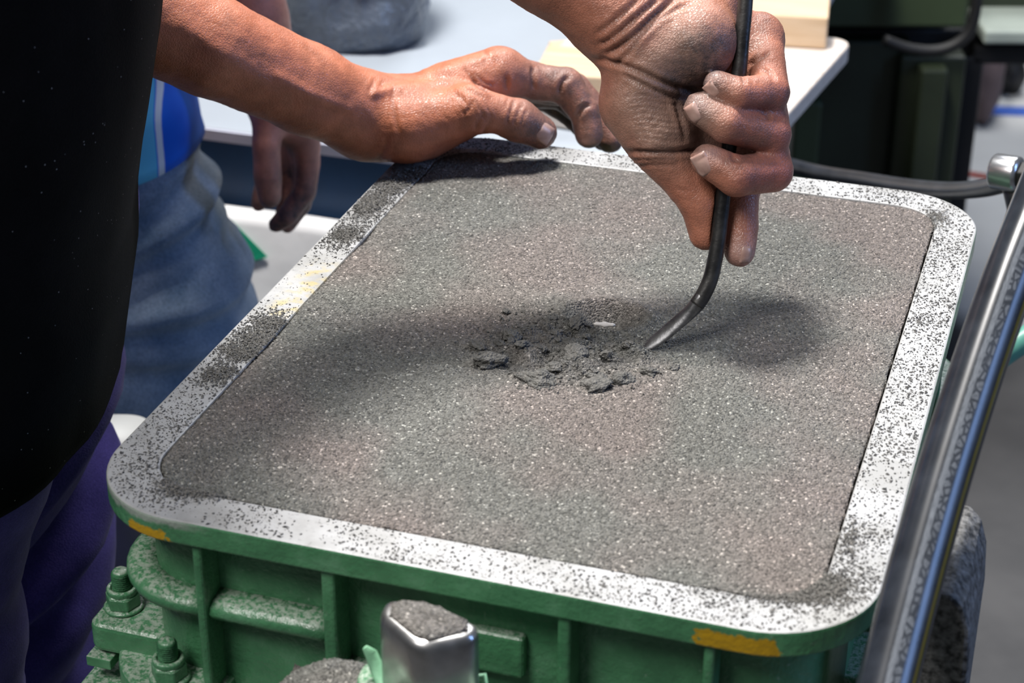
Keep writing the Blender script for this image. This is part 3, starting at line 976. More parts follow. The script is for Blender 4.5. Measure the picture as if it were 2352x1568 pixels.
# ------------------------------------------------------------------ bodies: smooth blended limbs, meshed as one surface
def sd_rcone(p, a, b, r1, r2):
    ba = b - a
    l2 = float(ba @ ba); rr = r1 - r2
    a2 = max(l2 - rr * rr, 1e-9); il2 = 1.0 / l2
    pa = p - a
    y = pa @ ba
    z = y - l2
    xx = pa * l2 - y[..., None] * ba
    x2 = np.einsum('...i,...i->...', xx, xx)
    y2 = y * y * l2; z2 = z * z * l2
    k = np.sign(rr) * rr * rr * x2
    d = (np.sqrt(x2 * a2 * il2) + y * rr) * il2 - r1
    c1 = np.sign(z) * a2 * z2 > k
    c2 = np.sign(y) * a2 * y2 < k
    d = np.where(c1, np.sqrt(x2 + z2) * il2 - r2, np.where(c2, np.sqrt(x2 + y2) * il2 - r1, d))
    return d
def sd_ellipsoid(p, c, ax, r):
    q = (p - c) @ np.asarray(ax).T
    k0 = np.linalg.norm(q / r, axis=-1); k1 = np.linalg.norm(q / (np.asarray(r) ** 2), axis=-1)
    return k0 * (k0 - 1.0) / np.maximum(k1, 1e-9)
def smin(a, b, k):
    if k <= 1e-6: return np.minimum(a, b)
    hh = np.clip(0.5 + 0.5 * (b - a) / k, 0, 1)
    return b + (a - b) * hh - k * hh * (1 - hh)
def surface(prims, step):
    """prims: list of ('c', a, b, r1, r2, k) or ('e', c, axes, radii, k) in metres -> verts, quads"""
    lo = np.full(3, 1e9); hi = -lo
    bbs = []
    for p in prims:
        if p[0] == 'c': l_ = np.minimum(p[1] - p[3], p[2] - p[4]); h_ = np.maximum(p[1] + p[3], p[2] + p[4])
        else: rm_ = max(p[3]); l_ = p[1] - rm_; h_ = p[1] + rm_
        bbs.append((l_, h_)); lo = np.minimum(lo, l_); hi = np.maximum(hi, h_)
    lo = lo - 4 * step; hi = hi + 4 * step
    n = np.ceil((hi - lo) / step).astype(int) + 1
    V = np.full(n, 0.05, np.float32)
    for p, (l_, h_) in zip(prims, bbs):
        k = p[-1]
        mg = k + 3 * step
        i0 = np.maximum(np.floor((l_ - mg - lo) / step).astype(int), 0); i1 = np.minimum(np.ceil((h_ + mg - lo) / step).astype(int) + 1, n)
        ax = [lo[q] + step * np.arange(i0[q], i1[q]) for q in range(3)]
        G = np.stack(np.meshgrid(*ax, indexing='ij'), -1)
        d = sd_rcone(G, p[1], p[2], p[3], p[4]) if p[0] == 'c' else sd_ellipsoid(G, p[1], p[2], p[3])
        sl = tuple(slice(i0[q], i1[q]) for q in range(3))
        V[sl] = smin(V[sl], d.astype(np.float32), k)
    ins = V < 0
    cnt = np.zeros(n - 1, np.int8)
    for dx in (0, 1):
        for dy in (0, 1):
            for dz in (0, 1):
                cnt += ins[dx:n[0] - 1 + dx, dy:n[1] - 1 + dy, dz:n[2] - 1 + dz]
    act = np.argwhere((cnt > 0) & (cnt < 8))
    N = len(act)
    acc = np.zeros((N, 3)); num = np.zeros(N)
    cor = [np.array(c_) for c_ in ((0, 0, 0), (1, 0, 0), (0, 1, 0), (1, 1, 0), (0, 0, 1), (1, 0, 1), (0, 1, 1), (1, 1, 1))]
    cv = [V[tuple((act + c_).T)] for c_ in cor]
    for i, j in ((0, 1), (2, 3), (4, 5), (6, 7), (0, 2), (1, 3), (4, 6), (5, 7), (0, 4), (1, 5), (2, 6), (3, 7)):
        m = (cv[i] < 0) != (cv[j] < 0)
        tt = cv[i][m] / (cv[i][m] - cv[j][m])
        acc[m] += cor[i] + tt[:, None] * (cor[j] - cor[i]); num[m] += 1
    verts = lo + step * (act + acc / num[:, None])
    idm = np.full(n - 1, -1, np.int64); idm[tuple(act.T)] = np.arange(N)
    quads = []
    for axis in range(3):
        o1, o2 = [(1, 2), (2, 0), (0, 1)][axis]
        sl0 = [slice(1, n[q] - 1) for q in range(3)]; sl0[axis] = slice(0, n[axis] - 1)
        sl1 = list(sl0); sl1[axis] = slice(1, n[axis])
        a_, b_ = ins[tuple(sl0)], ins[tuple(sl1)]
        e = np.argwhere(a_ != b_)
        flip = a_[tuple(e.T)]
        base = e + 1; base[:, axis] = e[:, axis]
        d1 = np.zeros(3, int); d1[o1] = 1; d2 = np.zeros(3, int); d2[o2] = 1
        q_ = np.stack([idm[tuple((base - d1 - d2).T)], idm[tuple((base - d2).T)], idm[tuple(base.T)], idm[tuple((base - d1).T)]], 1)
        q_[~flip] = q_[~flip][:, ::-1]
        quads.append(q_)
    return verts, np.concatenate(quads)
def vnormals(v, q):
    fn = np.cross(v[q[:, 2]] - v[q[:, 0]], v[q[:, 3]] - v[q[:, 1]])
    nn = np.zeros_like(v)
    for k in range(4): np.add.at(nn, q[:, k], fn)
    return nn / np.maximum(np.linalg.norm(nn, axis=1, keepdims=True), 1e-12)
def relax(v, q, it=2, lam=0.5):
    e = np.concatenate([q[:, [0, 1]], q[:, [1, 2]], q[:, [2, 3]], q[:, [3, 0]]])
    deg = np.bincount(e.ravel(), minlength=len(v)).astype(float)
    for _ in range(it):
        s_ = np.zeros_like(v)
        for c_ in range(3):
            s_[:, c_] = np.bincount(e[:, 0], v[e[:, 1], c_], len(v)) + np.bincount(e[:, 1], v[e[:, 0], c_], len(v))
        v = v + lam * (s_ / deg[:, None] - v)
    return v
def carve(v, n, creases, facing=0.05, drange=None):
    """press skin folds into the surface along photo polylines; returns verts and a 0..1 fold mask"""
    X, Y, D = project(v)
    view = v - CAM; view /= np.linalg.norm(view, axis=1, keepdims=True)
    vis = (np.einsum('ij,ij->i', n, view) < -facing)
    fold = np.zeros(len(v)); disp = np.zeros(len(v))
    for pts_, width, dep, *rest in creases:
        pts_ = np.array(pts_, float)
        if len(pts_) > 2:
            pts_ = np.array(catmull([np.array([*p, 0.0]) for p in pts_], 4))[:, :2]
        lo, hi = pts_.min(0) - 4 * width, pts_.max(0) + 4 * width
        m = np.where(vis & (X > lo[0]) & (X < hi[0]) & (Y > lo[1]) & (Y < hi[1]))[0]
        if len(m) == 0: continue
        if rest:
            m = m[(D[m] > rest[0]) & (D[m] < rest[1])]
        P = np.stack([X[m], Y[m]], 1)
        best = np.full(len(m), 1e9); along = np.zeros(len(m))
        for i in range(len(pts_) - 1):
            a_, e = pts_[i], pts_[i + 1] - pts_[i]
            tt = np.clip(((P - a_) @ e) / max(e @ e, 1e-9), 0, 1)
            dd = np.linalg.norm(P - a_ - tt[:, None] * e, axis=1)
            up = dd < best
            best = np.where(up, dd, best); along = np.where(up, (i + tt) / (len(pts_) - 1), along)
        tap = np.clip(np.minimum(along, 1 - along) * 6 + 0.25, 0, 1)
        g = np.exp(-(best / width) ** 2) * tap
        side = np.exp(-((best - 2.1 * width) / (1.1 * width)) ** 2) * tap
        disp[m] += (-g + 0.30 * side) * dep / 1000
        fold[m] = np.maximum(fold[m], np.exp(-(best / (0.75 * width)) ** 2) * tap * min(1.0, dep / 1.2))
    return v + n * disp[:, None], fold
def set_attr(me, name, vals):
    vals = np.asarray(vals, np.float32)
    if vals.ndim == 1:
        a = me.attributes.new(name, 'FLOAT', 'POINT'); a.data.foreach_set('value', vals)
    else:
        a = me.attributes.new(name, 'FLOAT_COLOR', 'POINT')
        a.data.foreach_set('color', np.concatenate([vals, np.ones((len(vals), 1), np.float32)], 1).ravel())
def blob(v, centre_px, rpx, dep=None):          # soft region weight round a photo point
    X, Y, D = project(v)
    return np.exp(-(((X - centre_px[0]) ** 2 + (Y - centre_px[1]) ** 2) / rpx ** 2))

def J(P, rpx):                                   # joint: world point and radius from its photo size
    return (P, rpx * depth_of(P) / F_PX)
def chain(joints, k0, k=0.0012):
    out = []
    for i in range(len(joints) - 1):
        (a, ra), (b_, rb) = joints[i], joints[i + 1]
        out.append(('c', a, b_, ra, rb, k0 if i == 0 else k))
    return out

# ---- right hand: a fist round the tool, palm to the camera, little finger uppermost
def RJ(px, py, off, rpx): return J(TP(px, py, off), rpx)
R_W = RJ(1428, 36, 14, 108)
R_F1 = RJ(1262, -84, 10, 112)
R_F2 = RJ(1030, -230, 0, 130)
R_EL = RJ(700, -430, -14, 160)
R_CMC = RJ(1462, 236, 10, 78)
pr = []
pr += [('c', R_EL[0], R_F2[0], R_EL[1], R_F2[1], .004), ('c', R_F2[0], R_F1[0], R_F2[1], R_F1[1], .004), ('c', R_F1[0], R_W[0], R_F1[1], R_W[1], .006)]
a_, b_ = RJ(1492, 130, 10, 88), RJ(1598, 96, 6, 100)
pr += [('c', R_W[0], a_[0], R_W[1] * .92, a_[1], .012), ('c', a_[0], b_[0], a_[1], b_[1], .010)]
h0, h1 = RJ(1530, 10, 24, 100), RJ(1622, 14, 27, 92)
pr += [('c', R_W[0], h0[0], R_W[1] * .9, h0[1], .012), ('c', h0[0], h1[0], h0[1], h1[1], .010), ]
c_ = RJ(1512, 306, 8, 76)
pr += [('c', a_[0], R_CMC[0], a_[1] * .9, R_CMC[1], .010), ('c', R_CMC[0], c_[0], R_CMC[1], c_[1], .008)]
MC = dict(pinky=RJ(1744, 86, 30, 52), ring=RJ(1742, 170, 34, 52), middle=RJ(1742, 252, 34, 53), index=RJ(1728, 338, 30, 52))
for nm, st in (('pinky', (1590, 110, 22, 80)), ('ring', (1585, 170, 24, 76)), ('middle', (1570, 240, 24, 76)), ('index', (1560, 300, 22, 70))):
    s_ = RJ(*st)
    pr.append(('c', s_[0], MC[nm][0], s_[1], MC[nm][1], .008))
FING = dict(
    pinky=[(1771, 212, -3, 43), (1696, 216, -14, 38), (1647, 193, -13, 32)],
    ring=[(1771, 308, -4, 46), (1668, 283, -15, 45), (1608, 249, -13, 38)],
    middle=[(1775, 394, -3, 47), (1692, 405, -14, 47), (1624, 368, -13, 38)])
pr_f = []
for nm, js in FING.items():
    jj = [MC[nm]] + [RJ(*q) for q in js]
    pr_f += chain(jj, .006, .0010)
jj = [MC['index'], RJ(1698, 452, 16, 45), RJ(1702, 520, 12, 40), RJ(1699, 577, 8, 36)]
pr_f += chain(jj, .006, .0010)
R_TM = RJ(1536, 364, 7, 57)
jj = [c_, R_TM, RJ(1607, 462, 7, 46), RJ(1621, 536, 9, 39)]
pr_f += chain(jj, .008, .003)
prims_r = pr + pr_f
vr, qr = surface(prims_r, 0.0013)
vr = relax(vr, qr, 2)
nr = vnormals(vr, qr)
dT = tool_d(1650, 250)
CR = [  # folds of the wrist, palm and fingers
    ([(1552, -6), (1500, 40), (1450, 88), (1385, 128)], 7, 2.2), ([(1520, -6), (1462, 40), (1405, 88), (1372, 104)], 6, 1.6), ([(1470, -5), (1425, 36), (1370, 78)], 6, 1.2),
    ([(1590, 8), (1540, 28), (1490, 66), (1440, 118)], 5, 1.0), ([(1466, 92), (1440, 126), (1405, 150)], 5, 1.0),
    ([(1365, 134), (1420, 146), (1478, 168), (1546, 198), (1616, 210)], 6, 2.0, dT - 0.022, 9.0), ([(1430, 170), (1500, 205), (1556, 226)], 5, 1.2, dT - 0.020, 9.0),
    ([(1436, 348), (1500, 350), (1560, 348), (1600, 340)], 6, 2.2), ([(1450, 365), (1500, 366), (1550, 362)], 4, 0.9), ([(1462, 380), (1510, 378), (1556, 380)], 4, 0.8),
    ([(1552, 232), (1562, 270), (1575, 318)], 5, 1.0, dT - 0.016, 9.0), ([(1555, 430), (1570, 440), (1585, 436)], 4, 0.7),
    ([(1706, 176), (1708, 184), (1712, 194)], 4, 1.6), ([(1720, 150), (1745, 134), (1768, 122)], 5, 1.5), ([(1752, 160), (1768, 168), (1780, 184)], 4, 1.2),
    ([(1752, 258), (1768, 268), (1764, 276)], 4, 1.2), ([(1680, 352), (1686, 366), (1700, 372)], 4, 1.0)]
for y0 in range(222, 340, 14):
    CR.append(([(1436 + (y0 % 5) * 4, y0 + 2), (1480, y0 - 4), (1530, y0 + 3), (1575, y0 + (y0 % 7))], 3.2, 0.42, dT - 0.020, 9.0))
for k_ in range(8):
    CR.append(([(1408 + 13 * k_, 196 + 15 * k_), (1424 + 14 * k_, 184 + 13 * k_)], 3.0, 0.35))
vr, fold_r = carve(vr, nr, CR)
mag = 0.00032 * fbm(vr * 190, 2) + 0.00016 * fbm(vr * 600, 2)
vr = vr + nr * mag[:, None]

# ---- left hand: resting on the far corner of the rim, thumb to the camera
def LP(px, py, off=0.0):
    s_ = 0.20
    r = ray(px, py)
    return CAM + r * ((0.2142 + off / 1000 + s_ * (CAM[0] + 0.1058) - CAM[1]) / (r[1] - s_ * r[0]))
def LJ(px, py, off, rpx): return J(LP(px, py, off), rpx)
L_W = LJ(846, 268, 6, 93)
L_F1 = J(at_d(706, 205, 1.125), 102)
L_F2 = J(at_d(480, 104, 1.085), 116)
L_EL = J(at_d(110, -75, 1.05), 145)
L_P = LJ(925, 275, 8, 90)
pl = [('c', L_EL[0], L_F2[0], L_EL[1], L_F2[1], .004), ('c', L_F2[0], L_F1[0], L_F2[1], L_F1[1], .004), ('c', L_F1[0], L_W[0], L_F1[1], L_W[1], .006)]
pl += [('c', L_W[0], L_P[0], L_W[1], L_P[1], .012)]
LM = dict(index=LJ(1148, 168, 22, 51), middle=LJ(1160, 176, 44, 52), ring=LJ(1140, 196, 64, 48), pinky=LJ(1105, 222, 80, 42))
for nm, st in (('index', (930, 258, 14, 78)), ('middle', (925, 262, 30, 76)), ('ring', (915, 275, 46, 72)), ('pinky', (905, 295, 58, 66))):
    s_ = LJ(*st)
    pl.append(('c', s_[0], LM[nm][0], s_[1], LM[nm][1], .010))
a_ = LJ(1040, 215, 14, 66)
pl.append(('c', a_[0], LM['index'][0], a_[1], LM['index'][1], .010))
L_TC = LJ(938, 290, -8, 74); L_TM = LJ(1086, 252, -14, 52)
pl += [('c', L_P[0], L_TC[0], L_P[1] * .8, L_TC[1], .012), ('c', L_TC[0], L_TM[0], L_TC[1], L_TM[1], .008)]
a_, b_ = LJ(985, 292, 4, 66), LJ(1070, 272, 0, 46)
pl.append(('c', a_[0], b_[0], a_[1], b_[1], .010))
pl += chain([L_TM, LJ(1140, 261, -16, 42), LJ(1188, 276, -16, 47), LJ(1241, 304, -16, 39)], .005, .004)
for nm, js in dict(index=[(1225, 188, 24, 43), (1300, 197, 22, 42), (1342, 256, 14, 36), (1353, 308, 8, 33)],
                   middle=[(1320, 208, 44, 40), (1376, 268, 34, 34), (1401, 322, 24, 30)],
                   ring=[(1290, 214, 62, 38), (1345, 262, 56, 32), (1386, 318, 46, 28)],
                   pinky=[(1250, 222, 78, 32), (1305, 258, 72, 28), (1352, 308, 62, 24)]).items():
    pl += chain([LM[nm]] + [LJ(*q) for q in js], .006, .0012)
vl, ql = surface(pl, 0.0014)
vl = relax(vl, ql, 3)
nl = vnormals(vl, ql)
CL = [([(1082, 178), (1100, 196), (1118, 206), (1128, 208)], 5, 1.6), ([(1090, 168), (1112, 190), (1136, 196)], 4, 1.0), ([(1068, 160), (1085, 178), (1092, 190)], 4, 0.9),
      ([(1223, 156), (1224, 176), (1226, 205)], 5, 1.8), ([(1306, 176), (1292, 190), (1286, 214)], 5, 2.0), ([(1356, 240), (1338, 248), (1326, 268)], 5, 1.8),
      ([(1110, 115), (1118, 130), (1112, 148)], 4, 0.7), ([(1164, 176), (1164, 206)], 5, 1.2),
      ([(1182, 228), (1174, 252), (1164, 286)], 3.2, 1.1), ([(1200, 238), (1190, 262), (1182, 288)], 3.2, 1.0), ([(1212, 250), (1202, 268), (1196, 286)], 3.0, 0.8), ([(1168, 224), (1160, 250)], 3, .6),
      ([(1040, 212), (1060, 226), (1068, 240)], 4, 0.9), ([(1070, 208), (1090, 214), (1106, 224)], 4, 0.8), ([(1085, 232), (1078, 250), (1066, 262)], 4, 0.8),
      ([(1112, 262), (1098, 280), (1092, 300)], 4, 0.8), ([(1130, 274), (1118, 292), (1110, 306)], 4, .7),
      ([(905, 200), (902, 232), (910, 275), (918, 310)], 5, 0.8), ([(862, 180), (852, 202), (848, 214)], 4, 0.7), ([(880, 186), (872, 210)], 4, .6), ([(866, 372), (884, 340), (890, 320)], 5, .6)]
for k_ in range(14):
    x0 = 925 + 15 * k_
    CL.append(([(x0, 212 + 4 * (k_ % 3)), (x0 + 10, 238 + 3 * (k_ % 4)), (x0 + 26, 268 + 5 * (k_ % 3))], 3.2, 0.38))
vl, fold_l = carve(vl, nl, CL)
# tendons and veins raised on the forearm and the hand's back
def raise_lines(v, n, lines):
    X, Y, D = project(v)
    for pts_, width, hgt in lines:
        pts_ = np.array(catmull([np.array([*p, 0.0]) for p in pts_], 5))[:, :2]
        best = np.full(len(v), 1e9)
        for i in range(len(pts_) - 1):
            a_, e = pts_[i], pts_[i + 1] - pts_[i]
            tt = np.clip(((np.stack([X, Y], 1) - a_) @ e) / (e @ e), 0, 1)
            best = np.minimum(best, np.hypot(X - a_[0] - tt * e[0], Y - a_[1] - tt * e[1]))
        v = v + n * (np.exp(-(best / width) ** 2) * hgt / 1000)[:, None]
    return v
vl = raise_lines(vl, nl, [([(860, 215), (930, 200), (1010, 192), (1075, 200)], 11, 1.6), ([(420, 60), (520, 130), (600, 180), (700, 215)], 26, 1.4),
                          ([(640, 175), (720, 220), (800, 250)], 14, 1.3), ([(980, 170), (1060, 148), (1130, 128)], 12, 1.0)])
mag = 0.0004 * fbm(vl * 150, 2) + 0.00016 * fbm(vl * 600, 2)
vl = vl + nl * mag[:, None]

# ---- trunk of the worker (under the shirt), joined to both arms
SH_R = np.array([-0.36, -0.17, 1.36]); SH_L = np.array([-0.36, 0.20, 1.36])
TR = [('c', np.array([-0.39, 0.02, 0.92]), np.array([-0.37, 0.02, 1.20]), 0.115, 0.125, .03),
      ('c', np.array([-0.37, -0.08, 1.28]), np.array([-0.37, 0.12, 1.28]), 0.115, 0.115, .04),
      ('c', np.array([-0.36, 0.02, 1.40]), np.array([-0.33, 0.02, 1.50]), 0.06, 0.055, .04),
      ('c', SH_R, R_EL[0], 0.060, R_EL[1] * .97, .02), ('c', SH_L, L_EL[0], 0.060, L_EL[1] * .97, .02)]
vt_, qt_ = surface(TR, 0.007)
# colours of the skin itself
def tint_of(v, base):
    return np.tile(np.array(base), (len(v), 1))
tr_ = tint_of(vr, (0.42, 0.158, 0.095))
kn_ = np.clip(blob(vr, (1795, 235), 45) + blob(vr, (1795, 320), 45) + blob(vr, (1795, 410), 50) + blob(vr, (1725, 245), 35) + blob(vr, (1700, 320), 40) + blob(vr, (1730, 425), 45), 0, 1)
tr_ = tr_ * (1 - 0.6 * kn_[:, None]) + np.array((0.34, 0.095, 0.075)) * 0.6 * kn_[:, None]
palm = np.clip(blob(vr, (1560, 110), 120) + blob(vr, (1490, 270), 110) + blob(vr, (1570, 260), 80), 0, 1)
tr_ = tr_ * (1 - palm[:, None]) + np.array((0.36, 0.205, 0.150)) * palm[:, None]
tip = np.clip(blob(vr, (1700, 590), 45) * 1.2 + blob(vr, (1625, 185), 30) + blob(vr, (1600, 245), 30) + blob(vr, (1625, 350), 34), 0, 1)
tr_ = tr_ * (1 - 0.7 * tip[:, None]) + np.array((0.40, 0.26, 0.23)) * 0.7 * tip[:, None]
gr = np.clip(0.12 + 0.75 * blob(vr, (1640, 110), 75) + 0.55 * blob(vr, (1600, 170), 70) + 0.5 * blob(vr, (1730, 320), 60) + 0.45 * blob(vr, (1790, 240), 55)
             + 0.6 * blob(vr, (1540, 205), 60) + 0.4 * blob(vr, (1760, 40), 50) + 0.35 * blob(vr, (1720, 400), 60) + 0.5 * blob(vr, (1560, 330), 60), 0, 1)
tl_ = tint_of(vl, (0.46, 0.155, 0.080))
X, Y, D = project(vl)
fz = np.clip((X - 1060) / 160, 0, 1) * np.clip((Y - 100) / 60, 0.5, 1)
tl_ = tl_ * (1 - 0.5 * fz[:, None]) + np.array((0.30, 0.165, 0.13)) * 0.5 * fz[:, None]
gl_ = np.clip(0.05 + 0.62 * np.clip((X - 1130) / 150, 0, 1) + 0.4 * blob(vl, (1240, 320), 60) + 0.35 * blob(vl, (1150, 300), 60) - 0.5 * blob(vl, (1150, 262), 50), 0, 0.85)
# flesh flattened where it rests on the rim, and pressed aside by the tool
duv = vl - FL
uu_, vv_ = duv @ EX * 1000, duv @ EY * 1000
onrim = (uu_ > -1) & (uu_ < FW + 1) & (vv_ > 300) & (vv_ < FD + 1) & (vl[:, 2] > ZT - 0.03)
vl[onrim, 2] = np.maximum(vl[onrim, 2], ZT + 0.0012)
rodp = np.array(pth_rod)
for i in range(len(rodp) - 1):
    a_, e = rodp[i], rodp[i + 1] - rodp[i]
    near = np.where(np.linalg.norm(vr - a_, axis=1) < 0.03)[0]
    if len(near) == 0: continue
    tt = ((vr[near] - a_) @ e) / (e @ e)
    near = near[(tt >= -0.05) & (tt <= 1.05)]; tt = tt[(tt >= -0.05) & (tt <= 1.05)]
    c0_ = a_ + tt[:, None] * e
    dv2 = vr[near] - c0_; dl = np.linalg.norm(dv2, axis=1)
    hit_ = dl < 0.0041
    vr[near[hit_]] = c0_[hit_] + dv2[hit_] / np.maximum(dl[hit_], 1e-6)[:, None] * 0.0042
n0, n1 = len(vr), len(vl)
allv = np.concatenate([vr, vl, vt_]); allq = np.concatenate([qr, ql + n0, qt_ + n0 + n1])
body = mesh_from('person', allv, allq, M['skin'], None, True)
set_attr(body.data, 'tint', np.concatenate([tr_, tl_, tint_of(vt_, (0.43, 0.175, 0.095))]))
set_attr(body.data, 'grime_shade', np.concatenate([gr, gl_, np.zeros(len(vt_))]))
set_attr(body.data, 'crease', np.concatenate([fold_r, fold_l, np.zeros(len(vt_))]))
tag(body, 'worker in a black shirt digging the sand with a bent tool', 'person')

# ---- finger nails: thin curved plates bedded on the finger tips
BV = BVHTree.FromPolygons([tuple(p) for p in np.concatenate([vr, vl])], np.concatenate([qr, ql + n0]).tolist())
def nail(px, py, axis_px, length, width, lift=0.5, bedded=True):
    o_ = Vector(CAM); d_ = Vector(ray(px, py)).normalized()
    hit, nrm, _, _ = BV.ray_cast(o_, d_, 3.0)
    if hit is None: return
    dep = depth_of(hit)
    q0 = Vector(at_d(px, py, dep)); q1 = Vector(at_d(px + axis_px[0], py + axis_px[1], dep))
    ax = (q1 - q0); ax = (ax - nrm * ax.dot(nrm)).normalized()
    sd = nrm.cross(ax)
    nu_, nv_ = 11, 9
    top, bot = [], []
    for i in range(nu_):
        for j in range(nv_):
            s_ = -1 + 2 * i / (nu_ - 1); t_ = -1 + 2 * j / (nv_ - 1)
            wd = width / 2 * (1 - 0.10 * s_ * s_ * (1 if s_ < 0 else 0.3)) * (1 - 0.55 * max(0, -s_ - 0.55) ** 1.0)
            p = hit + ax * (s_ * length / 2000) + sd * (t_ * wd / 1000) + nrm * 0.010
            par = (t_ * wd) ** 2 / 22000.0 + (s_ * length / 2) ** 2 / 60000.0
            p = p - nrm * (0.010 - 0.003)
            h2, n2, _, dist = BV.ray_cast(p, -nrm, 0.008)
            fall = p - nrm * (0.003 + par)
            if not bedded or h2 is None or abs(dist - 0.003 - par) > 0.0010: h2 = fall
            else: h2 = h2 * 0.6 + fall * 0.4
            edge = max(abs(s_) ** 4, abs(t_) ** 4)
            flat = nrm * (0.0)
            up = lift * (1 - edge) - 0.15 * edge
            top.append(h2 + nrm * (up / 1000)); bot.append(h2 - nrm * 0.0006)
    b = MB(); N = nu_ * nv_
    fs_ = [(i * nv_ + j, i * nv_ + j + 1, (i + 1) * nv_ + j + 1, (i + 1) * nv_ + j) for i in range(nu_ - 1) for j in range(nv_ - 1)]
    fs2 = [tuple(N + k for k in reversed(f)) for f in fs_]
    rim_ = [j for j in range(nv_)] + [i * nv_ + nv_ - 1 for i in range(1, nu_)] + [(nu_ - 1) * nv_ + j for j in range(nv_ - 2, -1, -1)] + [i * nv_ for i in range(nu_ - 2, 0, -1)]
    fs3 = [(rim_[k], rim_[(k + 1) % len(rim_)], N + rim_[(k + 1) % len(rim_)], N + rim_[k]) for k in range(len(rim_))]
    b.add(top + bot, fs_ + fs2 + fs3)
    return b.build('fingernail', M['nail'], body, smooth=True)
nail(1254, 304, (20, 10), 11.0, 12.5, 0.5)
nail(1634, 208, (-14, -15), 8.0, 7.0)
nail(1591, 261, (-10, -17), 9.0, 7.4, 0.9, False)
nail(1612, 379, (-9, -18), 11.0, 8.4)
nail(1715, 586, (0, 20), 8.5, 6.0)

# ---- black shirt
def ring_xy(cx, cy, a, b_, z, n=64, p=2.3, rot=0.0):
    out = []
    for i in range(n):
        q = 2 * math.pi * i / n
        c_, s_ = math.cos(q), math.sin(q)
        x = a * math.copysign(abs(c_) ** (2 / p), c_); y = b_ * math.copysign(abs(s_) ** (2 / p), s_)
        out.append((cx + x * math.cos(rot) - y * math.sin(rot), cy + x * math.sin(rot) + y * math.cos(rot), z))
    return out
def garment(name, rings, mat, parent, amp=0.006, fs=(9, 9, 5), thick=0.0016, bias=None, cap=False, seed=0.0):
    P = np.array(rings)
    K, N, _ = P.shape
    cen_ = P.mean(1, keepdims=True)
    out = P - cen_; out[..., 2] = 0; out /= np.maximum(np.linalg.norm(out, axis=2, keepdims=True), 1e-9)
    q = P.reshape(-1, 3) * np.array(fs) + seed
    d = amp * fbm(q, 3).reshape(K, N)
    if bias is not None: d = d + bias(P)
    P = P + out * d[..., None]
    b = MB(); b.loft(P, cap, True)
    o = b.build(name, mat, parent, smooth=True)
    if thick:
        md = o.modifiers.new('cloth', 'SOLIDIFY'); md.thickness = thick; md.offset = -1
    return o
DT = 0.985
SIL = [(352, -420), (350, -150), (347, 0), (336, 140), (312, 290), (290, 420), (277, 530), (279, 640), (262, 770), (246, 880)]
rings = []
YC, HB, HA = 0.03, 0.185, 0.145
zs = []
for px, py in SIL:
    P = at_y(px, py, YC)
    zs.append((P[2], P[0]))
zs.sort()
zz = np.linspace(zs[0][0], zs[-1][0], 70)
xr = np.interp(zz, [z for z, _ in zs], [x for _, x in zs])
for z, x in zip(zz, xr):
    rings.append(ring_xy(x - HA + 0.004, YC, HA, HB, z, 96))
shirt = garment('shirt', rings, M['black_cotton'], body, 0.007, (14, 14, 4))
# sleeves
for sh, el, rr_ in ((SH_R, R_EL[0], 0.074), (SH_L, L_EL[0], 0.070)):
    b = MB(); m_ = sh + (el - sh) * 0.62
    pth = [sh + (m_ - sh) * k / 8 for k in range(9)]
    b.tube(pth, [rr_ + 0.004 * math.sin(k * 1.7) for k in range(9)], 28, False)
    o = b.build('sleeve', M['black_cotton'], body, smooth=True)
    md = o.modifiers.new('cloth', 'SOLIDIFY'); md.thickness = 0.002
# far hip and shirt tail seen past the front edge
b = MB()
# ---- jeans: far leg (left) and near leg (right)
def leg(name, right_px, yc, ha, hb, mat, seed, bias=None, zlo=0.08):
    pts_ = sorted([(at_y(px, py, yc)[2], at_y(px, py, yc)[0]) for px, py in right_px])
    zz = np.linspace(zlo, pts_[-1][0], 110)
    xr = np.interp(zz, [z for z, _ in pts_], [x for _, x in pts_])
    rr_ = []
    for z, x in zip(zz, xr):
        f = 1.0 - 0.35 * np.clip((0.62 - z) / 0.62, 0, 1)
        rr_.append(ring_xy(x - ha * f, yc, ha * f, hb * f, z, 64, 2.1))
    return garment(name, rr_, mat, body, 0.006, (9, 9, 26), 0.0015, bias, seed=seed)
def folds1(P):
    z, x, y = P[..., 2], P[..., 0], P[..., 1]
    s_ = 0
    for z0, sl, a_, w_ in ((0.795, 0.55, 0.006, 0.012), (0.755, 0.5, -0.008, 0.010), (0.725, 0.35, 0.006, 0.014), (0.69, 0.1, -0.006, 0.012), (0.655, -0.1, .005, .016), (0.61, -0.15, -.006, .012)):
        s_ = s_ + a_ * np.exp(-((z - z0 - sl * (x + 0.27) - 0.25 * (y - 0.1)) / w_) ** 2)
    return 1.7 * s_
leg('jeans_leg', [(300, 420), (304, 500), (300, 600), (262, 760), (243, 900), (241, 1100), (240, 1250), (236, 1450), (228, 1700), (215, 2600)], 0.12, 0.09, 0.10, M['indigo_denim'], 3.0, folds1)
leg('jeans_leg', [(112, 1010), (104, 1140), (66, 1260), (46, 1360), (52, 1500), (56, 1700), (60, 2600)], -0.045, 0.085, 0.075, M['indigo_denim'], 8.0)
for o in [c_ for c_ in body.children if c_.name.startswith('jeans')]: o['label'] = 'dark indigo denim trouser leg'
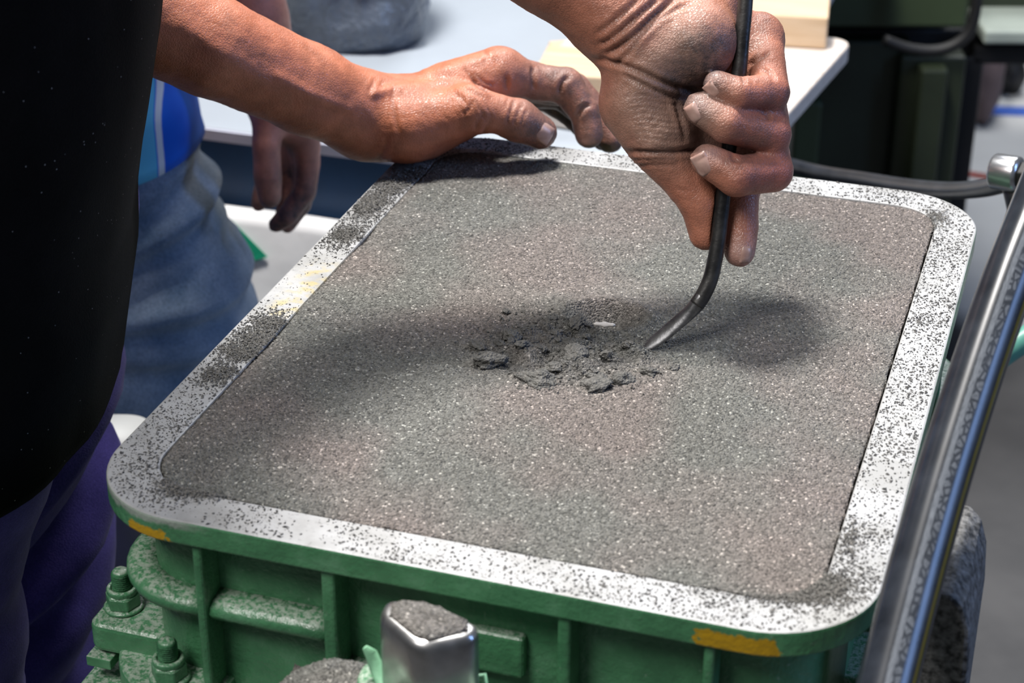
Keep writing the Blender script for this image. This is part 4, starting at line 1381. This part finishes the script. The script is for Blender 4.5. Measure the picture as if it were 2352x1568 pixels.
# shoes, below the frame, so that the legs stand on the floor
for yc, px in ((0.12, -0.36), (-0.07, -0.40)):
    b = MB(); b.loft([ring_xy(px + 0.05, yc, 0.13, 0.05, 0.001, 32), ring_xy(px + 0.05, yc, 0.13, 0.05, 0.03, 32), ring_xy(px + 0.04, yc, 0.115, 0.046, 0.07, 32), ring_xy(px, yc, 0.06, 0.042, 0.11, 32)], True, True)
    b.build('shoe', M['black_rubber'], body, smooth=True)

# ------------------------------------------------------------------ second worker, standing behind
t = NT('blue_jersey')
s = t.sep()
c = t.ramp(t.noise(9, 3), [(0.3, (0.003, 0.05, 0.38)), (0.7, (0.008, 0.17, 0.80))])
gx_ = t.attr('gx', 'Fac')
t1 = t.band(gx_, 0.30, 0.40, 0.01)
t2 = t.band(gx_, -0.5, 0.28, 0.01)
c = t.mix(t2, c, (0.10, 0.42, 0.62))
c = t.mix(t1, c, (0.58, 0.62, 0.66))
t.base(c); t.set(Roughness=0.75); t.b.inputs['Specular IOR Level'].default_value = 0.2
M['blue_jersey'] = t.m
D2 = 1.42
Y2 = float(at_d(640, 380, D2)[1])
def QJ(px, py, off, rpx): return J(at_y(px, py, Y2 + off / 1000), rpx)
p2 = []
w2 = QJ(638, 215, 0, 72); f2 = QJ(572, 30, 0, 74); e2 = QJ(505, -220, 15, 104); s2 = QJ(470, -760, 40, 150)
p2 += [('c', s2[0], e2[0], s2[1], e2[1], .02), ('c', e2[0], f2[0], e2[1], f2[1], .02), ('c', f2[0], w2[0], f2[1], w2[1], .02)]
kn = QJ(664, 275, 6, 64)
p2 += [('c', w2[0], kn[0], w2[1], kn[1], .015)]
p2 += chain([QJ(618, 250, -14, 40), QJ(612, 330, -26, 33), QJ(615, 405, -28, 33), QJ(620, 452, -26, 28)], .008, .002)          # thumb in front
p2 += chain([QJ(698, 290, 2, 40), QJ(706, 375, 4, 30), QJ(700, 440, 0, 27), QJ(660, 495, -8, 25), QJ(634, 516, -8, 20)], .006, .002)   # index
p2 += chain([QJ(690, 290, 20, 40), QJ(700, 390, 24, 30), QJ(690, 465, 20, 27), QJ(660, 516, 14, 21)], .006, .002)          # middle
p2 += chain([QJ(672, 290, 38, 38), QJ(676, 390, 44, 28), QJ(668, 450, 40, 24), QJ(650, 490, 32, 20)], .006, .002)                                 # ring
p2 += chain([QJ(640, 290, 42, 38), QJ(630, 390, 42, 30), QJ(608, 440, 30, 26), QJ(594, 468, 22, 20)], .008, .003)          # little finger
tx = float(at_y(395, 330, Y2 + 0.02)[0])
p2 += [('c', np.array([tx - 0.12, Y2 + 0.06, 0.70]), np.array([tx - 0.13, Y2 + 0.06, 1.15]), 0.115, 0.13, .03),
       ('c', np.array([tx - 0.12, Y2 + 0.06, 1.22]), s2[0], 0.10, 0.07, .04),
       ('c', np.array([tx - 0.12, Y2 + 0.06, 1.25]), np.array([tx - 0.12, Y2 + 0.06, 1.42]), 0.07, 0.055, .03)]
v2, q2 = surface(p2, 0.003)
v2 = relax(v2, q2, 2)
p2o = mesh_from('person', v2, q2, M['skin'], None, True)
set_attr(p2o.data, 'tint', tint_of(v2, (0.58, 0.24, 0.165)))
X, Y, D = project(v2)
set_attr(p2o.data, 'grime_shade', np.clip((Y - 370) / 90, 0.08, 0.93) * (1 - 0.9 * blob(v2, (622, 440), 28)) * (1 - 0.55 * blob(v2, (612, 330), 50)) + 0.9 * blob(v2, (664, 390), 26) + 0.7 * blob(v2, (664, 340), 18))  # finger dirt, plus two dark blobs painting the shade between thumb and index
set_attr(p2o.data, 'crease', np.zeros(len(v2)))
tag(p2o, 'worker in blue shirt and faded jeans standing behind, one grimy hand hanging', 'person')
# jersey
sil2 = [(408, 120), (412, 200), (420, 262), (440, 310), (457, 345)]
rings = []
for z in np.linspace(at_y(457, 352, Y2)[2], 1.20, 50):
    pass
zp = sorted([(at_y(px, py, Y2)[2], at_y(px, py, Y2)[0]) for px, py in sil2])
zz = np.linspace(zp[0][0], 1.22, 60)
rings = []
for z in zz:
    x = np.interp(z, [a for a, _ in zp], [b_ for _, b_ in zp])
    rings.append(ring_xy(x - 0.15, Y2 + 0.02, 0.15, 0.13, z, 72, 2.2))
def hemdrop(P): return 0.004 * np.sin(P[..., 2] * 90 + P[..., 0] * 40)
jer = garment('shirt', rings, M['blue_jersey'], p2o, 0.010, (10, 10, 16), 0.002, hemdrop, seed=5.0)
gxv = np.array([v.co.x for v in jer.data.vertices])
gxv = (gxv - float(at_y(290, 350, Y2 - 0.10)[0])) / (float(at_y(455, 350, Y2 - 0.02)[0]) - float(at_y(290, 350, Y2 - 0.10)[0]))
set_attr(jer.data, 'gx', gxv)
# jeans of the second worker
def folds2(P):
    z, x, y = P[..., 2], P[..., 0], P[..., 1]
    x0 = float(at_y(450, 600, Y2)[0])
    s_ = 0
    for py, sl, a_, w_ in ((588, 0.25, -0.016, 0.011), (560, 0.20, 0.010, 0.014), (490, 0.5, -0.006, 0.012), (735, -0.10, 0.014, 0.012), (760, -0.1, -0.012, 0.011), (660, 0.2, -0.006, 0.010), (825, -0.25, 0.012, 0.012), (848, -0.25, -0.012, 0.013), (440, .6, .005, .012), (690, .1, .005, .012)):
        z0 = float(at_y(450, py, Y2 - 0.06)[2])
        s_ = s_ + a_ * np.exp(-((z - z0 - sl * (x - x0)) / w_) ** 2)
    return 0.75 * s_ - 0.004
def leg2(right_px, yc, ha, hb, seed, bias):
    pts_ = sorted([(at_y(px, py, yc)[2], at_y(px, py, yc)[0]) for px, py in right_px])
    zz = np.linspace(0.05, pts_[-1][0], 120)
    xr = np.interp(zz, [z for z, _ in pts_], [x for _, x in pts_])
    rr_ = []
    for z, x in zip(zz, xr):
        f = 1.0 - 0.38 * np.clip((0.50 - z) / 0.5, 0, 1)
        rr_.append(ring_xy(x - ha * f, yc, ha * f, hb * f, z, 72, 2.1))
    return garment('jeans_leg', rr_, M['faded_denim'], p2o, 0.005, (9, 9, 22), 0.0015, bias, seed=seed)
leg2([(450, 300), (484, 390), (505, 430), (534, 505), (556, 585), (580, 640), (594, 700), (598, 800), (565, 900), (520, 1000), (420, 1300), (380, 1700)], Y2 + 0.02, 0.12, 0.11, 2.0, folds2)
leg2([(340, 420), (345, 700), (350, 900), (330, 1100), (300, 1500)], Y2 + 0.03, 0.09, 0.09, 6.0, None)
for yc, px in ((Y2 + 0.02, tx - 0.22), (Y2 + 0.13, tx - 0.24)):
    b = MB(); b.loft([ring_xy(px + 0.05, yc, 0.12, 0.05, 0.001, 28), ring_xy(px + 0.05, yc, 0.12, 0.05, 0.03, 28), ring_xy(px, yc, 0.065, 0.042, 0.10, 28)], True, True)
    b.build('shoe', M['black_rubber'], p2o, smooth=True)

# ------------------------------------------------------------------ work table behind
simple('table_top', (0.34, 0.38, 0.43), 0.5, var=0.12, scale=4)
simple('beam_blue', (0.007, 0.055, 0.150), 0.5, var=0.3, scale=10)
simple('steel_edge', (0.42, 0.43, 0.52), 0.5, var=0.15, scale=12)
simple('tape_beige', (0.45, 0.42, 0.38), 0.6, var=0.1, scale=12)
ZB = 0.72
A0 = at_z(433, 286, ZB); A1 = at_z(735, 325, ZB)
e1 = (A1 - A0); e1[2] = 0; e1 /= np.linalg.norm(e1)
e2_ = np.array([-e1[1], e1[0], 0])
tb = tag(empty('work_table', (A0[0], A0[1], 0.0), math.atan2(e1[1], e1[0])), 'long grey topped work table on a dark blue steel beam behind the workers', 'table')
_cb = at_z(1815, 255, ZB) - A0; _ca = at_z(1960, 92, ZB) - A0
TX = float(min(_cb @ e1, _ca @ e1)) - 0.02
b = MB(); b.box(-0.75, TX, 0.0, 1.9, ZB - 0.012, ZB)
b.build('table_top', M['table_top'], tb, bevel=0.002)
b = MB(); b.box(-0.75, TX, -0.003, 0.0, ZB - 0.011, ZB - 0.001)
b.build('edge_strip', M['steel_edge'], tb)
hz_ = 0.072
b = MB()
prof = [(0.002, ZB - 0.0125), (0.060, ZB - 0.0125), (0.060, ZB - 0.018), (0.012, ZB - 0.018), (0.012, ZB - 0.012 - hz_), (0.060, ZB - 0.012 - hz_), (0.060, ZB - 0.018 - hz_), (0.002, ZB - 0.018 - hz_)]
prof = [(0.006, ZB - 0.0125), (0.070, ZB - 0.0125), (0.070, ZB - 0.020), (0.028, ZB - 0.020), (0.028, ZB - hz_ - 0.008), (0.070, ZB - hz_ - 0.008), (0.070, ZB - hz_ - 0.016), (0.006, ZB - hz_ - 0.016)]
b.loft([[(x, y, z) for y, z in prof] for x in (-0.75, TX)], True, True)
b.build('beam', M['beam_blue'], tb)
b = MB(); b.box(-0.75, TX, 0.004, 0.02, ZB - hz_ - 0.024, ZB - hz_ - 0.0165)
b.build('lit_flange', M['steel_edge'], tb)  # blue beam's lower flange, the light on it given as a pale colour
for x in (-0.70, TX - 0.06):
    for y in (0.06, 1.8):
        b = MB(); b.box(x - 0.03, x + 0.03, y - 0.03, y + 0.03, 0.0, ZB - 0.013 if y > 1 else ZB - hz_ - 0.025)
        b.build('leg', M['beam_blue'], tb, bevel=0.002)

# white sack under the table with a green print
simple('white_sack', (0.80, 0.80, 0.80), 0.7, var=0.06, scale=6, bump=0.3, bscale=60)
simple('green_print', (0.0, 0.24, 0.13), 0.6, var=0.1)
SK = A0 + e1 * 0.27 - e2_ * 0.060
sk = tag(empty('white_sack', (SK[0], SK[1], 0.0), math.atan2(e1[1], e1[0])), 'big white bulk sack with a green printed triangle under the table beam', 'sack')
gz = float(at_y(650, 486, 0.69)[2])
nx_, nz_ = 60, 60
rings = []
for k in range(nz_ + 1):
    z = gz * k / nz_
    f = 1.0
    top_ = max(0.0, (k / nz_ - 0.45) / 0.55)
    rg = []
    for p in ring_xy(0, 0.045 * top_, 0.29, 0.052 - 0.045 * top_ ** 1.3, z, 96, 4.0): rg.append(p)
    rings.append(rg)
P = np.array(rings); dd = 0.006 * fbm(P.reshape(-1, 3) * 7, 3).reshape(P.shape[:2])
P[..., 1] += dd; P[..., 0] += dd
b = MB(); b.loft(P, True, True); so = b.build('bag', M['white_sack'], sk, smooth=True)
bvs = BVHTree.FromPolygons([tuple(v.co) for v in so.data.vertices], [tuple(p.vertices) for p in so.data.polygons])
def on_sack(px, py):
    rm = Matrix.Rotation(-math.atan2(e1[1], e1[0]), 3, 'Z')
    o_ = rm @ (Vector(CAM) - Vector(sk.location)); d_ = rm @ Vector(ray(px, py)).normalized()
    h_, n_, _, _ = bvs.ray_cast(o_, d_, 5)
    return h_ - d_ * 0.003 if h_ is not None else None
tri_o = [(530, 505), (614, 590), (540, 612)]
tri_i = [(556, 565), (583, 584), (556, 596)]
tp = [on_sack(*p) for p in tri_o]; ti = [on_sack(*p) for p in tri_i]
if all(p is not None for p in tp + ti):
    b = MB(); b.add(tp + ti, [(0, 1, 4, 3), (1, 2, 5, 4), (2, 0, 3, 5)])
    o = b.build('printed_triangle', M['green_print'], sk)
    md = o.modifiers.new('t', 'SOLIDIFY'); md.thickness = 0.001

# pale sack standing between the indigo jeans and the box
PS = at_y(258, 985, 0.27)
b = MB(); rings = []
for k in range(30):
    z = PS[2] * k / 29; f = 1.0 - 0.35 * max(0, k / 29 - 0.86) / 0.14
    rings.append(ring_xy(0, 0, 0.036 * f, 0.030 * f, z, 40, 2.6))
P = np.array(rings); P[..., :2] += 0.004 * fbm(P.reshape(-1, 3) * 14, 2).reshape(P.shape[:2])[..., None]
b.loft(P, True, True)
simple('pale_plastic', (0.42, 0.43, 0.43), 0.6, var=0.1, scale=8)
o = b.build('pale_sack', M['pale_plastic'], None, smooth=True)
o.location = (PS[0], 0.27, 0.0)
tag(o, 'narrow pale sack standing between the indigo jeans and the box', 'sack')

# plastic bag on the table
t = NT('grey_plastic')
c = t.ramp(t.noise(7, 4, 0.6), [(0.3, (0.055, 0.065, 0.08)), (0.55, (0.13, 0.16, 0.21)), (0.75, (0.30, 0.33, 0.38))])
t.base(c); t.set(Roughness=0.28); t.bump(t.noise(22, 4, 0.6), 0.9, 0.02); M['grey_plastic'] = t.m
BG = at_z(800, 126, ZB)
b = MB(); rings = []
for k in range(40):
    z = 0.26 * k / 39
    f = 0.86 + 0.14 * math.sin(min(1, k / 9) * math.pi / 2) - 0.18 * (k / 39) ** 2
    rings.append(ring_xy(0, 0.062, 0.080 * f, 0.07 * f, z, 72, 2.6))
P = np.array(rings); P[..., :2] += 0.020 * np.stack([fbm(P.reshape(-1, 3) * 16 + 2, 3).reshape(P.shape[:2]), fbm(P.reshape(-1, 3) * 16 + 40, 3).reshape(P.shape[:2])], -1) * np.clip(np.arange(40) / 5, 0, 1)[:, None, None]
b.loft(P, True, True)
o = b.build('plastic_bag', M['grey_plastic'], None, smooth=True)
o.location = (BG[0], BG[1], ZB + 0.001)
tag(o, 'full grey-blue plastic bag standing on the table', 'bag')

# pale board and timber blocks on the table's right end
t = NT('pale_wood')
t.base(t.ramp(t.noise(9, 5, 0.6, t.coord((1, 14, 14))), [(0.3, (0.52, 0.44, 0.38)), (0.7, (0.66, 0.60, 0.55))])); t.set(Roughness=0.6); M['pale_wood'] = t.m
t = NT('pine')
t.base(t.ramp(t.noise(8, 5, 0.6, t.coord((1, 16, 16))), [(0.3, (0.55, 0.38, 0.22)), (0.7, (0.70, 0.54, 0.38))])); t.set(Roughness=0.55); M['pine'] = t.m
ZBD = ZB + 0.019
cA = at_z(1960, 92, ZBD); cB = at_z(1815, 255, ZBD)
dv_ = cA - cB; dv_[2] = 0; Lb = np.linalg.norm(dv_) + 0.08; dv_ /= np.linalg.norm(dv_)
bx = np.array([dv_[1], -dv_[0], 0])              # to the right across the board
brd = tag(empty('wooden_board', (cA[0], cA[1], ZB + 0.001), math.atan2(bx[1], bx[0])), 'pale wooden board with a rounded corner lying on the table end', 'board')
b = MB(); o_ = rrect(-0.25, 0.0, -Lb, 0.0, 0.018, 6)
b.prism(o_, 0.0, 0.018)
b.build('panel', M['pale_wood'], brd, bevel=0.002)
b = MB(); b.box(-0.33, -0.0, -0.02, -0.001, -0.001, 0.0) if False else None
def block(px0, px1, pyf, hpx, depth_mm, lab, z0=ZBD + 0.0005, turn=0.0):
    A = at_z(px0, pyf, z0); B = at_z(px1, pyf + (px1 - px0) * 0.07, z0)
    e = B - A; L = np.linalg.norm(e); e /= L
    b = MB(); hh = hpx * depth_of(A) / F_PX / 0.90
    b.box(0, L, 0, depth_mm / 1000, 0, hh)
    o = b.build('timber_block', M['pine'], None, bevel=0.002)
    o.location = tuple(A); o.rotation_euler = (0, 0, math.atan2(e[1], e[0]) + turn)
    return tag(o, lab, 'wood block')
block(1700, 1897, 102, 68, 60, 'planed pine block lying near the rounded corner of the board', turn=0.03)
block(1225, 1420, 236, 66, 75, 'pine block on the table seen between the two hands')
A = at_z(1316, 118, ZB + 0.001)
b = MB(); b.box(-0.022, 0.022, -0.012, 0.012, 0, 0.008)
o = b.build('wood_offcut', M['pine'], None, bevel=0.002); o.location = tuple(A); o.rotation_euler = (0, 0, 0.2)
tag(o, 'small wood offcut lying on the table behind the pine block', 'offcut')

# ------------------------------------------------------------------ dark green machine at the back right
simple('dark_green', (0.017, 0.024, 0.012), 0.5, var=0.35, scale=6)
simple('mid_green', (0.035, 0.052, 0.024), 0.45, var=0.25, scale=5)
simple('iron_black', (0.004, 0.004, 0.0045), 0.6, var=0.3, scale=8)
simple('ledge_grey', (0.30, 0.34, 0.30), 0.5, var=0.2, scale=8)
DM = 2.55
MO = at_d(2050, 250, DM)
ym = float(MO[1])
def mx(px, py, y=ym): return at_y(px, py, y)
mch = tag(empty('press_machine', (MO[0], MO[1], 0.0)), 'dark green press machine standing behind the right side of the box', 'machine')
def mbox(name, px0, px1, py0, py1, y0, y1, mat, bev=0.004, to_floor=False):
    a, c_ = at_y(px0, py0, y0), at_y(px1, py1, y0)
    b = MB(); b.box(a[0] - MO[0], c_[0] - MO[0], y0 - ym, y1 - ym, 0.0 if to_floor else c_[2], a[2])
    return b.build(name, mat, mch, bevel=bev)
mbox('column', 1865, 2050, 95, 520, ym + 0.02, ym + 0.35, M['dark_green'], to_floor=True)
mbox('column', 2070, 2175, 130, 520, ym + 0.00, ym + 0.35, M['dark_green'], to_floor=True)
mbox('rib_plate', 2118, 2138, 160, 520, ym - 0.03, ym - 0.001, M['dark_green'], to_floor=True)
mbox('rib_plate', 1828, 1866, 235, 520, ym - 0.06, ym + 0.02, M['mid_green'], to_floor=True)
mbox('frame', 2176, 2214, 130, 520, ym + 0.04, ym + 0.4, M['iron_black'], to_floor=True)
mbox('body', 1830, 2235, 66, 175, ym + 0.05, ym + 0.5, M['iron_black'])  # black block filling in the shade beneath the beam
mbox('beam', 1835, 2218, -60, 64, ym - 0.03, ym + 0.3, M['mid_green'])
mbox('side_housing', 2240, 2520, -140, 70, ym + 0.10, ym + 0.6, M['dark_green'])
mbox('shelf', 2262, 2520, 72, 104, ym + 0.00, ym + 0.3, M['ledge_grey'])
mbox('shelf_shade', 2235, 2520, 106, 150, ym + 0.04, ym + 0.4, M['iron_black'])
b = MB()
pp_ = catmull([mx(px, py, ym - 0.12) - MO + np.array([0, 0, MO[2] - 0.0]) for px, py in ((2030, 92), (2090, 112), (2150, 116), (2200, 98), (2232, 60), (2246, -20), (2250, -120))], 6)
b.tube(pp_, 0.007, 14)
b.build('pipe', M['iron_black'], mch, smooth=True)

# things on the far floor
simple('blue_plastic', (0.006, 0.03, 0.30), 0.4, var=0.2)
simple('red_paint', (0.30, 0.030, 0.012), 0.6, var=0.2)
simple('blue_paint', (0.05, 0.13, 0.52), 0.6, var=0.15)
simple('brown_rag', (0.14, 0.10, 0.10), 0.9, var=0.2)
simple('teal_hose', (0.10, 0.30, 0.24), 0.4, var=0.15)
def floor_strip(name, a_px, b_px, w, mat, lab):
    A, B = at_z(*a_px, 0), at_z(*b_px, 0)
    e = (B - A) / np.linalg.norm(B - A); s_ = np.array([-e[1], e[0], 0])
    b = MB(); b.add([A - s_ * w - A, B - s_ * w - A, B + s_ * w - A, A + s_ * w - A] + [A - s_ * w - A + [0, 0, .002], B - s_ * w - A + [0, 0, .002], B + s_ * w - A + [0, 0, .002], A + s_ * w - A + [0, 0, .002]],
                    [(3, 2, 1, 0), (4, 5, 6, 7), (0, 1, 5, 4), (1, 2, 6, 5), (2, 3, 7, 6), (3, 0, 4, 7)])
    o = b.build(name, mat); o.location = (A[0], A[1], 0.0005)
    return tag(o, lab, 'floor line', kind='structure')
floor_strip('trim_1', (2170, 392), (2420, 432), 0.010, M['red_paint'], 'thin red line on the pale far floor')
floor_strip('trim_2', (2240, 254), (2560, 264), 0.022, M['blue_paint'], 'blue painted line across the far floor')
def lump(name, px, py, size, mat, lab, cat, seed):
    A = at_z(px, py, 0)
    bm = bmesh.new(); bmesh.ops.create_icosphere(bm, subdivisions=3, radius=1.0)
    P = np.array([v.co[:] for v in bm.verts]); P = P * (1 + 0.25 * vnoise(P * 1.6 + seed))[:, None] * np.array(size); P[:, 2] += size[2] * 0.85
    P[:, 2] = np.maximum(P[:, 2], 0)
    for v, p in zip(bm.verts, P): v.co = p
    me = bpy.data.meshes.new(name); bm.to_mesh(me); bm.free(); me.materials.append(mat)
    me.polygons.foreach_set('use_smooth', [True] * len(me.polygons))
    o = bpy.data.objects.new(name, me); COL.objects.link(o); o.location = (A[0], A[1], 0.001)
    return tag(o, lab, cat)
lump('blue_bucket', 2288, 196, (0.035, 0.035, 0.04), M['blue_plastic'], 'small blue bundle lying on the far floor beyond the machine', 'bundle', 2)
lump('black_bundle', 2315, 214, (0.03, 0.03, 0.05), M['iron_black'], 'black bundle beside the blue one on the far floor', 'bundle', 4)
lump('brown_rag', 2248, 272, (0.04, 0.05, 0.10), M['brown_rag'], 'brown rag heap on the far floor against the machine foot', 'rag', 6)

# thin black hose sagging behind the box to a metal fitting
b = MB()
TH = catmull([at_d(px, py, dd) for px, py, dd in ((1700, 345, 1.75), (1790, 372, 1.68), (1880, 396, 1.6), (1980, 412, 1.52), (2080, 428, 1.44), (2180, 437, 1.36), (2260, 432, 1.30), (2318, 418, 1.26))], 6)
b.tube(TH, 0.0062, 14)
tag(b.build('air_hose', M['black_rubber'], None, smooth=True), 'thin black hose sagging behind the far right corner of the box', 'hose')
simple('zinc', (0.45, 0.46, 0.48), 0.25, 0.9, 0.2, 20)
simple('brass', (0.42, 0.28, 0.16), 0.35, 0.8, 0.2, 20)
FT = at_d(2318, 398, 1.25)
fit = tag(empty('hose_fitting', FT), 'round metal hose fitting with a brass core at the upper right', 'fitting')
ax = np.array([0.80, -0.60, 0.10]); ax /= np.linalg.norm(ax)
b = MB(); b.tube([ax * -0.012, ax * -0.010, ax * 0.006, ax * 0.008], [0.0095, 0.0118, 0.0118, 0.0095], 24); b.build('collar', M['zinc'], fit, smooth=True, bevel=0.001)
b = MB(); b.tube([ax * 0.0081, ax * 0.018], [0.0095, 0.0095], 6); b.build('hex_nut', M['iron_black'], fit, bevel=0.001)
b = MB(); b.tube([ax * 0.0181, ax * 0.022], [0.0045, 0.0045], 16); b.build('core', M['brass'], fit, smooth=True)
b = MB(); b.tube([np.array([0.004, 0, -0.006]), np.array([0.012, 0, -0.03]), np.array([0.02, 0.0, -0.10])], [0.0085, 0.0085, 0.0085], 14); b.build('ferrule', M['black_rubber'], fit, smooth=True)
# teal pipe at the right edge
b = MB(); b.tube(catmull([at_d(px, py, 1.25) for px, py in ((2262, 842), (2310, 808), (2360, 775), (2440, 730))], 5), 0.0085, 14)
tag(b.build('teal_pipe', M['teal_hose'], None, smooth=True), 'teal green pipe end at the right edge behind the thick hose', 'pipe')
# black motor housing on the machine's far right side
HB_ = at_d(2262, 532, 1.34) - uvw(FW / 2, FD / 2, -900)
lx, ly, lz = float(HB_ @ EX), float(HB_ @ EY), float(HB_[2])
b = MB(); b.box(FW / 2000 + 0.004, lx + 0.012, ly - 0.04, ly + 0.10, lz - 0.16, lz)
b.build('motor_housing', M['iron_black'], mt, bevel=0.004)
